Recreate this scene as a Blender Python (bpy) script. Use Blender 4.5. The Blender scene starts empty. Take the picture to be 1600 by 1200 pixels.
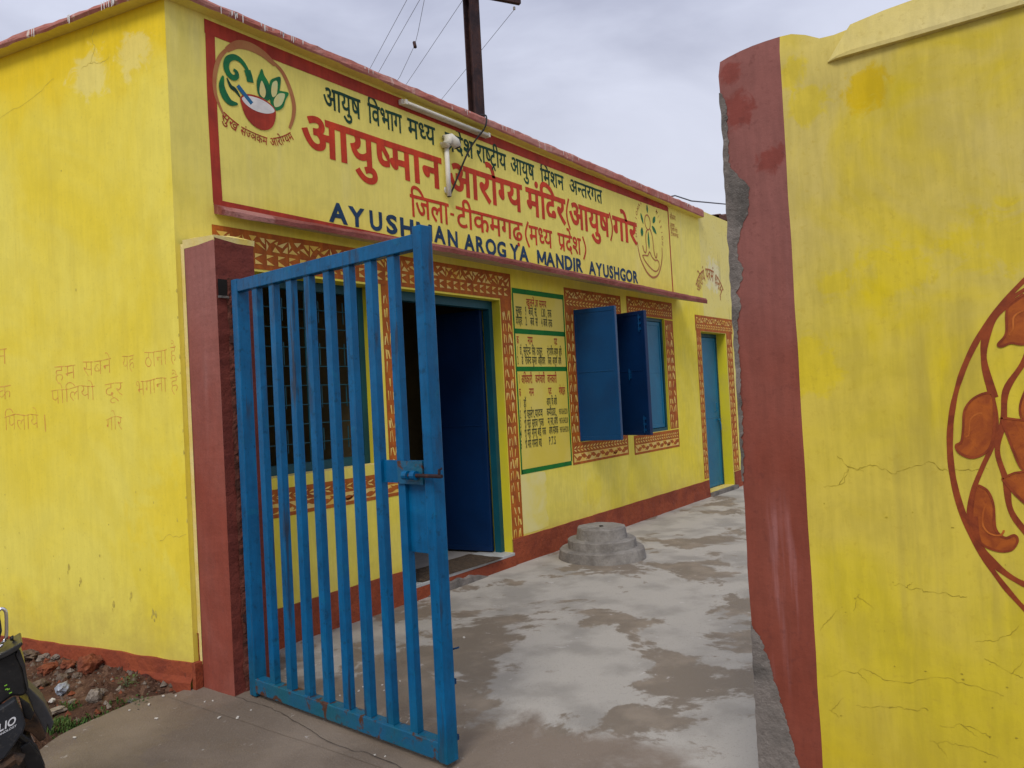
import bpy, bmesh, math, random
from mathutils import Vector, Matrix, noise as mnoise
random.seed(11)
C = bpy.context.scene.collection
SC = bpy.context.scene
R = math.radians

# ------------------------------------------------------------------ camera
# frame: X runs along the clinic front (away from the street), Y into the clinic, Z up
def setup_camera(yaw=36.1, pitch=1.09, roll=3.04, f=1206.0, loc=(-2.6, -4.0, 1.5)):
    a, p, r = R(yaw), R(pitch), R(roll)
    fw = Vector((math.cos(a), math.sin(a), 0)); rt = Vector((math.sin(a), -math.cos(a), 0)); up = Vector((0, 0, 1))
    F = fw*math.cos(p) + up*math.sin(p); U = up*math.cos(p) - fw*math.sin(p)
    RR = rt*math.cos(r) - U*math.sin(r); UU = rt*math.sin(r) + U*math.cos(r)
    cd = bpy.data.cameras.new('camera'); co = bpy.data.objects.new('camera', cd); C.objects.link(co)
    cd.sensor_width = 36; cd.lens = f/1600*36; cd.clip_start = 0.05; cd.clip_end = 2000
    m = Matrix((RR, UU, -F)).transposed().to_4x4(); m.translation = Vector(loc); co.matrix_world = m
    SC.camera = co
setup_camera()

# ------------------------------------------------------------------ sky, sun, exposure
SUN_AZ, SUN_EL = (-0.93, -0.37), 48.0
def setup_light():
    w = bpy.data.worlds.new('World'); SC.world = w; w.use_nodes = True
    nt = w.node_tree; N = nt.nodes; L = nt.links; N.clear()
    out = N.new('ShaderNodeOutputWorld'); bg = N.new('ShaderNodeBackground'); L.new(bg.outputs[0], out.inputs[0])
    sky = N.new('ShaderNodeTexSky'); sky.sky_type = 'NISHITA'; sky.sun_disc = False
    sky.sun_elevation = R(SUN_EL); sky.sun_rotation = math.atan2(SUN_AZ[0], SUN_AZ[1]); sky.dust_density = 3
    sc = N.new('ShaderNodeVectorMath'); sc.operation = 'SCALE'; sc.inputs[3].default_value = 0.10
    L.new(sky.outputs[0], sc.inputs[0])
    tc = N.new('ShaderNodeTexCoord'); mp = N.new('ShaderNodeMapping'); mp.inputs['Scale'].default_value = (1.0, 1.0, 2.4)
    mp.inputs['Location'].default_value = (0.35, 0.2, 0.1)
    L.new(tc.outputs['Generated'], mp.inputs[0])
    nz = N.new('ShaderNodeTexNoise'); nz.inputs['Scale'].default_value = 2.6; nz.inputs['Detail'].default_value = 6
    nz.inputs['Roughness'].default_value = .5; nz.inputs['Distortion'].default_value = .4
    L.new(mp.outputs[0], nz.inputs[0])
    rp = N.new('ShaderNodeValToRGB'); rp.color_ramp.elements[0].position = .40; rp.color_ramp.elements[1].position = .62
    rp.color_ramp.elements[0].color = (.56, .59, .755, 1); rp.color_ramp.elements[1].color = (.82, .86, 1.04, 1)
    L.new(nz.outputs[0], rp.inputs[0])
    # brighter bank of cloud low down
    sx = N.new('ShaderNodeSeparateXYZ'); L.new(tc.outputs['Generated'], sx.inputs[0])
    mr = N.new('ShaderNodeMapRange'); mr.inputs[1].default_value = .46; mr.inputs[2].default_value = .16
    mr.inputs[3].default_value = 0; mr.inputs[4].default_value = .85; L.new(sx.outputs[2], mr.inputs[0])
    mx0 = N.new('ShaderNodeMixRGB'); mx0.inputs[2].default_value = (.98, 1.0, 1.10, 1)
    L.new(mr.outputs[0], mx0.inputs[0]); L.new(rp.outputs[0], mx0.inputs[1])
    mx = N.new('ShaderNodeMixRGB'); mx.inputs[0].default_value = .88
    L.new(sc.outputs[0], mx.inputs[1]); L.new(mx0.outputs[0], mx.inputs[2]); L.new(mx.outputs[0], bg.inputs[0])
    bg.inputs[1].default_value = 1.0
    sd = bpy.data.lights.new('sun', 'SUN'); so = bpy.data.objects.new('sun', sd); C.objects.link(so)
    sd.energy = 2.1; sd.angle = R(22); sd.color = (1, .95, .87)
    el = R(SUN_EL); d = Vector((SUN_AZ[0], SUN_AZ[1], 0)).normalized()*math.cos(el) + Vector((0, 0, math.sin(el)))
    so.rotation_euler = d.to_track_quat('Z', 'Y').to_euler(); so.location = (-20, -10, 30)
    vs = SC.view_settings; SC.display_settings.display_device = 'sRGB'
    vs.view_transform = 'Standard'; vs.look = 'None'; vs.gamma = 1; vs.exposure = -0.16
setup_light()

# ------------------------------------------------------------------ materials
MATS = {}
def mat(name, base, rough=.8, var=None, vscale=3.0, vamt=.5, fine=None, fscale=60, famt=.3, bump=.15, bscale=40,
        streak=None, samt=.5, sscale=14, sth=(.52, .7), metal=0, patch=None, pscale=1.5, pth=(.5, .6), spec=.3, zband=None, crough=None, blobs=None, brush=0, splash=None):
    """procedural paint / plaster / metal: base + broad variation + speckle + vertical streaks + patches + a band by height"""
    if name in MATS: return MATS[name]
    m = bpy.data.materials.new(name); m.use_nodes = True; nt = m.node_tree; N = nt.nodes; L = nt.links
    b = N['Principled BSDF']; b.inputs['Roughness'].default_value = rough; b.inputs['Metallic'].default_value = metal
    b.inputs['Specular IOR Level'].default_value = spec
    tc = N.new('ShaderNodeTexCoord'); P = tc.outputs['Object']
    def nz(scale, det=5, r=.55, dist=0, vec=None):
        n = N.new('ShaderNodeTexNoise'); n.inputs['Scale'].default_value = scale; n.inputs['Detail'].default_value = det
        n.inputs['Roughness'].default_value = r; n.inputs['Distortion'].default_value = dist; L.new(vec or P, n.inputs[0]); return n.outputs[0]
    def rng(v, a, c, lo=0, hi=1):
        k = N.new('ShaderNodeMapRange'); k.interpolation_type = 'SMOOTHSTEP'
        for i, q in enumerate((a, c, lo, hi)): k.inputs[i+1].default_value = q
        L.new(v, k.inputs[0]); return k.outputs[0]
    def mul(a, c):
        k = N.new('ShaderNodeMath'); k.operation = 'MULTIPLY'; L.new(a, k.inputs[0])
        if isinstance(c, (int, float)): k.inputs[1].default_value = c
        else: L.new(c, k.inputs[1])
        return k.outputs[0]
    def mix(f, a, c):
        k = N.new('ShaderNodeMixRGB'); L.new(f, k.inputs[0])
        for i, q in ((1, a), (2, c)):
            if isinstance(q, tuple): k.inputs[i].default_value = q + (1,)
            else: L.new(q, k.inputs[i])
        return k.outputs[0]
    col = base
    rgb = N.new('ShaderNodeRGB'); rgb.outputs[0].default_value = base + (1,); col = rgb.outputs[0]
    if var: col = mix(rng(nz(vscale, 6, .6, .6), .35, .68, 0, vamt*2 if vamt < .5 else 1), col, var)
    if zband:       # paint that changes with height: (z0, z1, colour, amount)
        sp = N.new('ShaderNodeSeparateXYZ'); L.new(P, sp.inputs[0])
        wob = N.new('ShaderNodeMath'); wob.operation = 'MULTIPLY_ADD'; L.new(nz(2.2, 4), wob.inputs[0]); wob.inputs[1].default_value = zband[4] if len(zband) > 4 else .8; L.new(sp.outputs[2], wob.inputs[2])
        col = mix(rng(wob.outputs[0], zband[0], zband[1], 0, zband[3]), col, zband[2])
    if patch: col = mix(rng(nz(pscale, 5, .55, .8), pth[0], pth[1]), col, patch)
    for (cx, cy, cz), rad, bc, am in (blobs or []):   # areas repainted by hand: wobbly round patches
        vd = N.new('ShaderNodeVectorMath'); vd.operation = 'DISTANCE'; L.new(P, vd.inputs[0]); vd.inputs[1].default_value = (cx, cy, cz)
        wb = N.new('ShaderNodeMath'); wb.operation = 'MULTIPLY_ADD'; L.new(nz(1.3/max(rad, .08), 8, .68, .8), wb.inputs[0]); wb.inputs[1].default_value = rad*2.6; L.new(vd.outputs['Value'], wb.inputs[2])
        col = mix(rng(wb.outputs[0], rad*2.15+.01, rad*2.15-rad*.35, 0, am), col, bc)
    if streak:
        mp = N.new('ShaderNodeMapping'); mp.inputs['Scale'].default_value = (1, 1, .08); L.new(P, mp.inputs[0])
        s = mul(rng(nz(sscale, 4, .6, 0, mp.outputs[0]), sth[0], sth[1], 0, samt), rng(nz(1.4, 3), .4, .62)); col = mix(s, col, streak)
    if brush:       # brush marks: fine upright and slanting strokes that shift the value a little
        mp2 = N.new('ShaderNodeMapping'); mp2.inputs['Scale'].default_value = (1, 1, .12); mp2.inputs['Rotation'].default_value = (.5, .45, 0); L.new(P, mp2.inputs[0])
        k2 = N.new('ShaderNodeMath'); k2.operation = 'ADD'; L.new(nz(34, 6, .65, .3, mp2.outputs[0]), k2.inputs[0]); L.new(nz(5.5, 6, .62, .6), k2.inputs[1])
        hs = N.new('ShaderNodeHueSaturation'); L.new(rng(k2.outputs[0], .75, 1.25, 1-brush, 1+brush), hs.inputs['Value']); L.new(col, hs.inputs['Color']); col = hs.outputs[0]
    if splash:      # rain splash of mud on the lowest part: (z0, z1, colour, amount)
        sp2 = N.new('ShaderNodeSeparateXYZ'); L.new(P, sp2.inputs[0])
        w2 = N.new('ShaderNodeMath'); w2.operation = 'MULTIPLY_ADD'; L.new(nz(4.5, 7, .7), w2.inputs[0]); w2.inputs[1].default_value = -.9; L.new(sp2.outputs[2], w2.inputs[2])
        col = mix(mul(rng(w2.outputs[0], splash[1]-.45, splash[0]-.45), splash[3]), col, splash[2])
    if fine: col = mix(rng(nz(fscale, 3, .7), .56, .72, 0, famt), col, fine)
    L.new(col, b.inputs['Base Color'])
    if crough is not None:
        L.new(rng(nz(vscale*1.7, 4), .35, .65, crough, rough), b.inputs['Roughness'])
    if bump:
        ad = N.new('ShaderNodeMath'); ad.operation = 'MULTIPLY_ADD'; L.new(nz(bscale*.12, 4), ad.inputs[0]); ad.inputs[1].default_value = 2.5; L.new(nz(bscale, 6, .65), ad.inputs[2])
        bp = N.new('ShaderNodeBump'); bp.inputs['Strength'].default_value = bump; bp.inputs['Distance'].default_value = .02
        L.new(ad.outputs[0], bp.inputs['Height']); L.new(bp.outputs[0], b.inputs['Normal'])
    MATS[name] = m; return m

M_side = mat('yellow_limewash_side', (.80, .690, .115), .9, (.79, .635, .050), 1.0, .5, (.52, .42, .06), 55, .25, .06, 30,
             zband=(3.75, 4.15, (.80, .575, .008), .85, .9), streak=(.58, .46, .06), samt=.22, sscale=9,
             blobs=[((-.222-.12-.6, .62-1.4, 3.55), .20, (.78, .70, .27), .55), ((-.222-.05-.6, .25-1.4, 3.60), .17, (.78, .70, .28), .5), ((-.222+.02-.6, .1-1.4, .9), .45, (.80, .60, .02), .5)], brush=.045, splash=(.0, .55, (.40, .28, .07), .5))
M_front = mat('yellow_limewash_front', (.79, .645, .052), .9, (.79, .67, .13), .9, .5, (.60, .48, .09), 50, .2, .06, 30,
              zband=(2.75, 3.35, (.80, .69, .165), .9, .7), streak=(.78, .70, .34), samt=.3, sscale=5,
              blobs=[((4.2-.6, -1.4, .55), .25, (.78, .62, .02), .4)], brush=.06, splash=(.1, .62, (.50, .36, .08), .4))
rb_ = lambda y, z, r, c=(.64, .50, .006), a=.6: ((-.115, y+6.0, z), r, c, a)
M_rwall = mat('yellow_limewash_boundary', (.60, .485, .018), .9, (.585, .465, .065), 1.3, .5, (.46, .33, .03), 45, .3, .05, 22,
              zband=(1.75, 2.5, (.575, .470, .135), .9, .8), streak=(.44, .35, .06), samt=.5, sscale=12, patch=(.62, .485, .005), pscale=2.0, pth=(.50, .78),
              blobs=[rb_(-3.40, 2.33, .075), rb_(-3.36, 2.44, .06), rb_(-3.56, 2.33, .075, (.60, .42, .004), .9), rb_(-3.61, 1.80, .12), rb_(-3.45, 1.78, .06), rb_(-3.85, 1.86, .12), rb_(-3.36, 1.55, .10)], brush=.09, splash=(.1, 1.0, (.38, .27, .045), .45))
M_reveal = mat('yellow_green_reveal', (.62, .55, .022), .85, (.56, .48, .05), 3, .4, bump=.08)
M_pale = mat('pale_cream_lime', (.74, .62, .26), .9, (.70, .52, .09), 5, .4, bump=.25, bscale=30)
M_coping = mat('maroon_coping', (.38, .115, .085), .85, (.44, .20, .165), 2.6, .5, (.16, .05, .04), 40, .5, .4, 26,
               streak=(.74, .66, .58), samt=.85, sscale=17, sth=(.58, .68))
M_maroon = mat('maroon_paint', (.23, .042, .024), .82, (.27, .085, .07), 2.0, .5, (.10, .03, .025), 40, .35, .25, 26)
M_maroon_p = mat('maroon_paint_chalky', (.25, .056, .034), .85, (.28, .082, .058), 1.6, .5, (.13, .04, .035), 40, .3, .2, 26,
               zband=(1.7, 3.0, (.31, .135, .118), .7, 1.2), brush=.08, streak=(.36, .18, .16), samt=.35, sscale=9)
M_maroon_d = mat('maroon_paint_shaded_side', (.195, .042, .028), .9, (.14, .030, .022), 2.6, .5, (.08, .02, .018), 30, .5, .5, 22)  # gate side of the pillar, its shade mixed into a darker maroon
M_plinth = mat('red_oxide_plinth', (.31, .068, .026), .9, (.22, .046, .022), 3.2, .5, (.11, .03, .018), 28, .6, .7, 20)
M_broken = mat('broken_brick', (.13, .040, .028), .95, (.05, .018, .012), 14, .5, (.26, .09, .06), 40, .5, .9, 30)
M_cement = mat('bare_cement', (.20, .175, .155), .92, (.10, .09, .08), 7, .5, (.33, .30, .27), 60, .4, .6, 40)
M_ped = mat('pedestal_cement', (.27, .25, .225), .92, (.17, .155, .14), 6, .5, (.42, .40, .37), 70, .4, .5, 40)
M_blue = mat('blue_gate_enamel', (.0006, .104, .250), .45, (.001, .082, .205), 4, .5, (.002, .032, .07), 26, .55, .14, 18, spec=.22, brush=.14, streak=(.030, .022, .020), samt=.75, sscale=22, sth=(.56, .66),
             zband=(.62, .20, (.004, .095, .150), .8, .5), crough=.32, patch=(.002, .110, .235), pscale=9, pth=(.60, .70))
M_bluerust = mat('blue_gate_rusty', (.002, .090, .19), .45, (.004, .095, .14), 5, .5, (.05, .020, .010), 16, .9, .3, 22, patch=(.075, .028, .014), pscale=13, pth=(.56, .63), spec=.4)
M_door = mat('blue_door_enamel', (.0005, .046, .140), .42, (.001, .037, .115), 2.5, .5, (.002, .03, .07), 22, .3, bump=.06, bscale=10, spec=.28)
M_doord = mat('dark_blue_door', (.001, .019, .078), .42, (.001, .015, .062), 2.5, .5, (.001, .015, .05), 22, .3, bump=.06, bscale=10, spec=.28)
M_teal = mat('teal_door_enamel', (.001, .150, .285), .45, (.002, .120, .235), 2.5, .5, (.01, .08, .12), 20, .3, .1, 12)
M_tealf = mat('teal_frame_enamel', (.004, .075, .105), .5, (.003, .055, .08), 3, .5, None, bump=.1)
M_green = mat('green_band_paint', (.004, .17, .020), .7, (.004, .13, .02), 6, .5, bump=.1)
M_red = mat('red_letter_paint', (.56, .046, .012), .7, (.46, .036, .010), 7, .5, (.30, .02, .012), 60, .3, .08, brush=.16)
M_red2 = mat('red_line_paint', (.40, .040, .018), .72, (.30, .03, .016), 3, .5, bump=.08, brush=.16)
M_dgreen = mat('dark_green_letter_paint', (.008, .060, .030), .7, (.004, .035, .02), 8, .5, bump=.05, brush=.16)
M_navy = mat('navy_letter_paint', (.008, .042, .105), .65, (.005, .028, .07), 8, .5, bump=.05, brush=.16)
M_brown = mat('brown_orange_paint', (.44, .115, .010), .72, (.33, .075, .010), 12, .5, (.20, .035, .008), 50, .4, .08, brush=.16)
M_mural = mat('mural_orange_paint', (.40, .095, .010), .65, (.25, .048, .008), 16, .5, (.18, .03, .006), 60, .4, .08)
M_murall = mat('mural_line_paint', (.28, .052, .010), .65, (.18, .030, .008), 20, .5, bump=.06)
M_bordy = mat('cream_border_paint', (.74, .47, .075), .8, (.76, .57, .20), 9, .5, bump=.08)
M_leafg = mat('emblem_green_paint', (.008, .19, .045), .65, (.004, .10, .04), 9, .5, bump=.05)
M_leafp = mat('emblem_pale_paint', (.60, .62, .30), .7, (.68, .58, .22), 9, .5, bump=.05)
M_ring = mat('emblem_ring_paint', (.40, .14, .05), .75, (.45, .20, .07), 5, .5, bump=.05)
M_white = mat('emblem_white_paint', (.74, .72, .68), .7, (.62, .60, .58), 9, .5, bump=.05)
M_ebl = mat('emblem_blue_paint', (.012, .12, .26), .6, None, bump=.05)
M_pencil = mat('pencil_red_marking', (.66, .255, .060), .85, (.74, .47, .09), 22, .5, bump=.1)
M_black_t = mat('black_board_paint', (.055, .060, .020), .75, (.09, .085, .03), 30, .5, bump=.05)
M_conc = None
M_rust = mat('rusted_iron', (.050, .022, .020), .75, (.020, .010, .012), 5, .5, (.10, .035, .018), 24, .6, .4, 30, streak=(.12, .045, .02), samt=.6)
M_wire = mat('wire_black', (.012, .012, .014), .6, None, bump=0)
M_wireg = mat('wire_weathered', (.10, .10, .12), .6, None, bump=0)
M_plast = mat('white_plastic', (.70, .68, .60), .45, (.60, .57, .48), 8, .5, None, bump=.05)
M_soil = mat('red_earth', (.100, .047, .028), .97, (.060, .030, .019), 5, .5, (.30, .17, .11), 55, .6, .9, 40, patch=(.15, .085, .055), pscale=7, pth=(.52, .62))
M_ground = mat('far_earth', (.20, .13, .085), .97, (.13, .08, .05), 1.2, .5, None, bump=.5)
M_brickf = mat('broken_brick_red', (.24, .070, .032), .95, (.15, .045, .025), 16, .5, (.36, .17, .10), 50, .5, .8, 40)
M_stone = mat('grey_brown_stone', (.17, .125, .095), .93, (.10, .075, .06), 14, .5, (.30, .25, .2), 60, .4, .7, 40)
M_stonep = mat('pale_stone', (.27, .225, .185), .93, (.16, .13, .105), 16, .5, (.55, .5, .45), 60, .4, .8, 45)
M_slate = mat('grey_slate', (.15, .15, .145), .8, (.10, .10, .10), 14, .5, None, bump=.4)
M_bag = mat('grey_plastic_film', (.34, .37, .42), .25, (.22, .25, .30), 20, .5, None, bump=.3, bscale=50, spec=.6)
M_chip = mat('white_paint_flake', (.56, .53, .48), .8, None, bump=.1)
M_grass = mat('grass_green', (.050, .115, .022), .7, (.085, .13, .03), 12, .5, None, bump=0)
M_weed = mat('weed_green', (.045, .085, .030), .7, (.09, .10, .05), 12, .5, None, bump=0)
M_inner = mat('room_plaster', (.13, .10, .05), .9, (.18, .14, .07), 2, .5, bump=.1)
M_roofc = mat('roof_concrete', (.30, .28, .26), .9, (.22, .2, .18), 2, .5, bump=.3)
M_marble = mat('worn_marble', (.44, .45, .44), .45, (.34, .34, .33), 5, .5, (.28, .26, .24), 40, .3, .1)
M_mat = mat('coir_mat', (.105, .072, .046), .98, (.065, .045, .03), 30, .5, (.18, .13, .09), 120, .6, 1.0, 120)
M_crack = mat('hairline_crack', (.30, .225, .022), .95, (.46, .36, .03), 40, .5, bump=0)
M_crackg = mat('concrete_crack', (.075, .058, .045), .95, None, bump=0)
M_bkblack = mat('moto_black_plastic', (.012, .012, .013), .38, (.02, .02, .021), 14, .5, (.07, .06, .05), 60, .25, .08, 60)
M_bkgrey = mat('moto_grey_panel', (.024, .027, .034), .42, (.018, .020, .024), 8, .5, (.12, .11, .1), 70, .3, .06, 60)
M_bkfend = mat('moto_dusty_fender', (.070, .070, .076), .5, (.11, .105, .10), 10, .5, None, bump=.15)
M_bkcream = mat('moto_cream_cowl', (.024, .024, .025), .30, (.045, .043, .040), 10, .5, None, bump=.05)
M_chrome = mat('moto_chrome', (.80, .80, .80), .12, None, metal=1, bump=0)
M_rubber = mat('tyre_rubber', (.016, .015, .014), .85, (.05, .038, .028), 14, .5, None, bump=.4)
M_mud = mat('moto_muddy_metal', (.10, .055, .030), .85, (.03, .022, .018), 18, .5, None, bump=.5)
M_bklet = mat('moto_silver_lettering', (.62, .64, .68), .4, None, bump=0)
M_bklime = mat('moto_lime_dashes', (.22, .50, .04), .5, None, bump=0)
M_bklamp = mat('moto_dark_lens', (.015, .03, .055), .12, None, bump=0, spec=.7)
M_iron = mat('rusty_sheet', (.13, .050, .030), .8, (.07, .03, .02), 6, .5, bump=.2)
M_flakeb = mat('pale_concrete_chunk', (.33, .28, .23), .93, (.22, .18, .14), 18, .5, bump=.6)

def concrete_mat(name, dry, damp, lo, hi, scale, off, fine, spots, street=None):
    m = bpy.data.materials.new(name); m.use_nodes = True; N = m.node_tree.nodes; L = m.node_tree.links
    b = N['Principled BSDF']; tc = N.new('ShaderNodeTexCoord'); mp = N.new('ShaderNodeMapping'); L.new(tc.outputs['Object'], mp.inputs[0])
    mp.inputs['Location'].default_value = off; mp.inputs['Scale'].default_value = (1, 1, 1); mp.inputs['Rotation'].default_value = (0, 0, R(20))
    def nz(s, d, r, dist=0):
        n = N.new('ShaderNodeTexNoise'); n.inputs['Scale'].default_value = s; n.inputs['Detail'].default_value = d; n.inputs['Roughness'].default_value = r
        n.inputs['Distortion'].default_value = dist; L.new(mp.outputs[0], n.inputs[0]); return n.outputs[0]
    def rng(v, a, c, lo2=0, hi2=1):
        k = N.new('ShaderNodeMapRange'); k.interpolation_type = 'SMOOTHSTEP'
        for i, q in enumerate((a, c, lo2, hi2)): k.inputs[i+1].default_value = q
        L.new(v, k.inputs[0]); return k.outputs[0]
    wet = rng(nz(scale, 13, .66, .25), lo, hi)
    ms = N.new('ShaderNodeTexNoise'); ms.inputs['Scale'].default_value = scale*3; ms.inputs['Detail'].default_value = 6; L.new(mp.outputs[0], ms.inputs[0])
    c1 = N.new('ShaderNodeMixRGB'); c1.inputs[1].default_value = dry + (1,); c1.inputs[2].default_value = tuple(x*.72 for x in dry) + (1,); L.new(rng(ms.outputs[0], .42, .66), c1.inputs[0])
    c2 = N.new('ShaderNodeMixRGB'); c2.inputs[1].default_value = damp + (1,); c2.inputs[2].default_value = tuple(x*1.35 for x in damp) + (1,); L.new(rng(nz(scale*4, 5, .6), .45, .7), c2.inputs[0])
    mx = N.new('ShaderNodeMixRGB'); L.new(wet, mx.inputs[0]); L.new(c1.outputs[0], mx.inputs[1]); L.new(c2.outputs[0], mx.inputs[2])
    if street:      # older brown concrete on the street side of the gate line
        sp = N.new('ShaderNodeSeparateXYZ'); L.new(tc.outputs['Object'], sp.inputs[0])
        wb = N.new('ShaderNodeMath'); wb.operation = 'MULTIPLY_ADD'; L.new(nz(1.6, 7, .62, .5), wb.inputs[0]); wb.inputs[1].default_value = 1.5; L.new(sp.outputs[0], wb.inputs[2])
        c3 = N.new('ShaderNodeMixRGB'); c3.inputs[1].default_value = street[0] + (1,); c3.inputs[2].default_value = street[1] + (1,); L.new(rng(nz(1.5, 7, .6, .3), .36, .66), c3.inputs[0])
        m2 = N.new('ShaderNodeMixRGB'); L.new(rng(wb.outputs[0], .80, 1.12), m2.inputs[0]); L.new(c3.outputs[0], m2.inputs[1]); L.new(mx.outputs[0], m2.inputs[2]); mx = m2
    f = N.new('ShaderNodeMixRGB'); f.inputs[2].default_value = fine + (1,); L.new(rng(nz(75, 6, .75), .54, .70, 0, .65), f.inputs[0]); L.new(mx.outputs[0], f.inputs[1])
    s = N.new('ShaderNodeMixRGB'); s.inputs[2].default_value = spots + (1,); L.new(rng(nz(9, 5, .7, .6), .64, .70, 0, .6), s.inputs[0]); L.new(f.outputs[0], s.inputs[1])
    L.new(s.outputs[0], b.inputs['Base Color'])
    L.new(rng(wet, 0, 1, .88, .60), b.inputs['Roughness']); b.inputs['Specular IOR Level'].default_value = .35
    ad = N.new('ShaderNodeMath'); ad.operation = 'ADD'; L.new(nz(110, 6, .75), ad.inputs[0]); L.new(nz(9, 6, .65), ad.inputs[1])
    bp = N.new('ShaderNodeBump'); bp.inputs['Strength'].default_value = .45; bp.inputs['Distance'].default_value = .015; L.new(ad.outputs[0], bp.inputs['Height']); L.new(bp.outputs[0], b.inputs['Normal'])
    return m
M_yard = concrete_mat('yard_concrete', (.420, .392, .345), (.205, .168, .128), .512, .545, 1.0, (2.1, .3, 0), (.25, .22, .19), (.56, .53, .50), ((.225, .178, .136), (.155, .120, .090)))
M_street = M_yard

# ------------------------------------------------------------------ mesh helpers
class MB:
    def __init__(s): s.v = []; s.f = []; s.m = []; s.ms = []
    def mi(s, m):
        if m not in s.ms: s.ms.append(m)
        return s.ms.index(m)
    def add(s, vs, fs, m):
        o = len(s.v); i = s.mi(m); s.v += [tuple(p) for p in vs]
        for f in fs: s.f.append(tuple(o+k for k in f)); s.m.append(i)
    def poly(s, pts, m): s.add(pts, [tuple(range(len(pts)))], m)
    def box(s, a, b, m, rot=None, at=None):
        x0, y0, z0 = a; x1, y1, z1 = b
        vs = [Vector(p) for p in ((x0,y0,z0),(x1,y0,z0),(x1,y1,z0),(x0,y1,z0),(x0,y0,z1),(x1,y0,z1),(x1,y1,z1),(x0,y1,z1))]
        if rot: vs = [rot @ p for p in vs]
        if at: vs = [p + Vector(at) for p in vs]
        s.add(vs, [(0,3,2,1),(4,5,6,7),(0,1,5,4),(1,2,6,5),(2,3,7,6),(3,0,4,7)], m)
    def tube(s, path, r, m, n=8, cap=True):
        path = [Vector(p) for p in path]; k = len(path); vs = []; fs = []
        for i, p in enumerate(path):
            t = (path[min(i+1, k-1)] - path[max(i-1, 0)]).normalized()
            a = t.cross(Vector((0, 0, 1)) if abs(t.z) < .9 else Vector((1, 0, 0))).normalized(); b = t.cross(a)
            rr = r[i] if isinstance(r, (list, tuple)) else r
            for j in range(n):
                q = 2*math.pi*j/n; vs.append(p + (a*math.cos(q) + b*math.sin(q))*rr)
        for i in range(k-1):
            for j in range(n): fs.append((i*n+j, i*n+(j+1) % n, (i+1)*n+(j+1) % n, (i+1)*n+j))
        if cap: fs += [tuple(range(n-1, -1, -1)), tuple((k-1)*n+j for j in range(n))]
        s.add(vs, fs, m)
    def lathe(s, prof, m, c=(0, 0, 0), n=32, jit=0, seed=0):
        rnd = random.Random(seed); vs = []; fs = []; k = len(prof)
        for i, (r, z) in enumerate(prof):
            for j in range(n):
                q = 2*math.pi*j/n; w = 1 + jit*mnoise.noise((math.cos(q)*1.6+seed, math.sin(q)*1.6, z*6))
                vs.append((c[0]+r*w*math.cos(q), c[1]+r*w*math.sin(q), c[2]+z + jit*.12*mnoise.noise((math.cos(q)*2, math.sin(q)*2+seed, i*.7))))
        for i in range(k-1):
            for j in range(n): fs.append((i*n+j, i*n+(j+1) % n, (i+1)*n+(j+1) % n, (i+1)*n+j))
        fs.append(tuple((k-1)*n+j for j in range(n)))
        s.add(vs, fs, m)
    def build(s, name, parent=None, smooth=False, base=None, bevel=0):
        """one mesh object; vertices are given in world space (or in the frame of the thing when base is None and parent rotated)"""
        off = Vector(base) if base is not None else Vector((0, 0, 0))
        me = bpy.data.meshes.new(name); me.from_pydata([tuple(Vector(p)-off) for p in s.v], [], s.f)
        for m in s.ms: me.materials.append(m)
        me.polygons.foreach_set('material_index', s.m)
        if smooth: me.polygons.foreach_set('use_smooth', [True]*len(me.polygons))
        me.update()
        o = bpy.data.objects.new(name, me); C.objects.link(o)
        if parent: o.parent = parent
        elif base is not None: o.location = base
        if bevel:
            md = o.modifiers.new('bevel', 'BEVEL'); md.width = bevel; md.segments = 2; md.limit_method = 'ANGLE'
        return o
def thing(name, label, cat, loc=(0, 0, 0), rz=0, group=None):
    o = bpy.data.objects.new(name, None); C.objects.link(o); o.location = loc; o.rotation_euler = (0, 0, rz); o.empty_display_size = .2
    return tag(o, label, cat, group)
def tag(o, label, cat, group=None):
    o['label'] = label; o['category'] = cat
    if group: o['group'] = group
    return o
def kind(o, k): o['kind'] = k; return o
def smooth_path(pts, n=6, closed=False):
    """Catmull-Rom through 2D or 3D points (extra components such as width are carried along)"""
    k = len(pts); out = []
    rngk = range(k if closed else k-1)
    for i in rngk:
        g = (lambda j: pts[j % k]) if closed else (lambda j: pts[max(0, min(k-1, j))])
        a, b, c, d = g(i-1), g(i), g(i+1), g(i+2)
        for q in range(n):
            t = q/n; out.append(tuple(.5*((2*y)+(-x+z)*t+(2*x-5*y+4*z-w)*t*t+(-x+3*y-3*z+w)*t**3) for x, y, z, w in zip(a, b, c, d)))
    if not closed: out.append(tuple(pts[-1]))
    return out
def ribbon2(pts, w):
    """strip of quads along 2D points; w number or list"""
    L_, R_ = [], []; k = len(pts)
    for i, p in enumerate(pts):
        a = pts[max(i-1, 0)]; b = pts[min(i+1, k-1)]; dx, dz = b[0]-a[0], b[1]-a[1]; l = math.hypot(dx, dz) or 1
        ww = (w[i] if isinstance(w, (list, tuple)) else w)/2
        L_.append((p[0]-dz/l*ww, p[1]+dx/l*ww)); R_.append((p[0]+dz/l*ww, p[1]-dx/l*ww))
    vs = L_ + R_; fs = [(i, i+k, i+k+1, i+1) for i in range(k-1)]
    return vs, fs
LAYER = [0]
def front(d=.004, y0=0.0):
    def F(x, z, e=0): return (x, y0-d*.30-e*.00006, z)
    return F
def nexte(): LAYER[0] = (LAYER[0]+1) % 9; return LAYER[0]
def paint_poly(mb, pts, m, F):
    e = nexte(); mb.poly([F(p[0], p[1], e) for p in pts], m)
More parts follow.
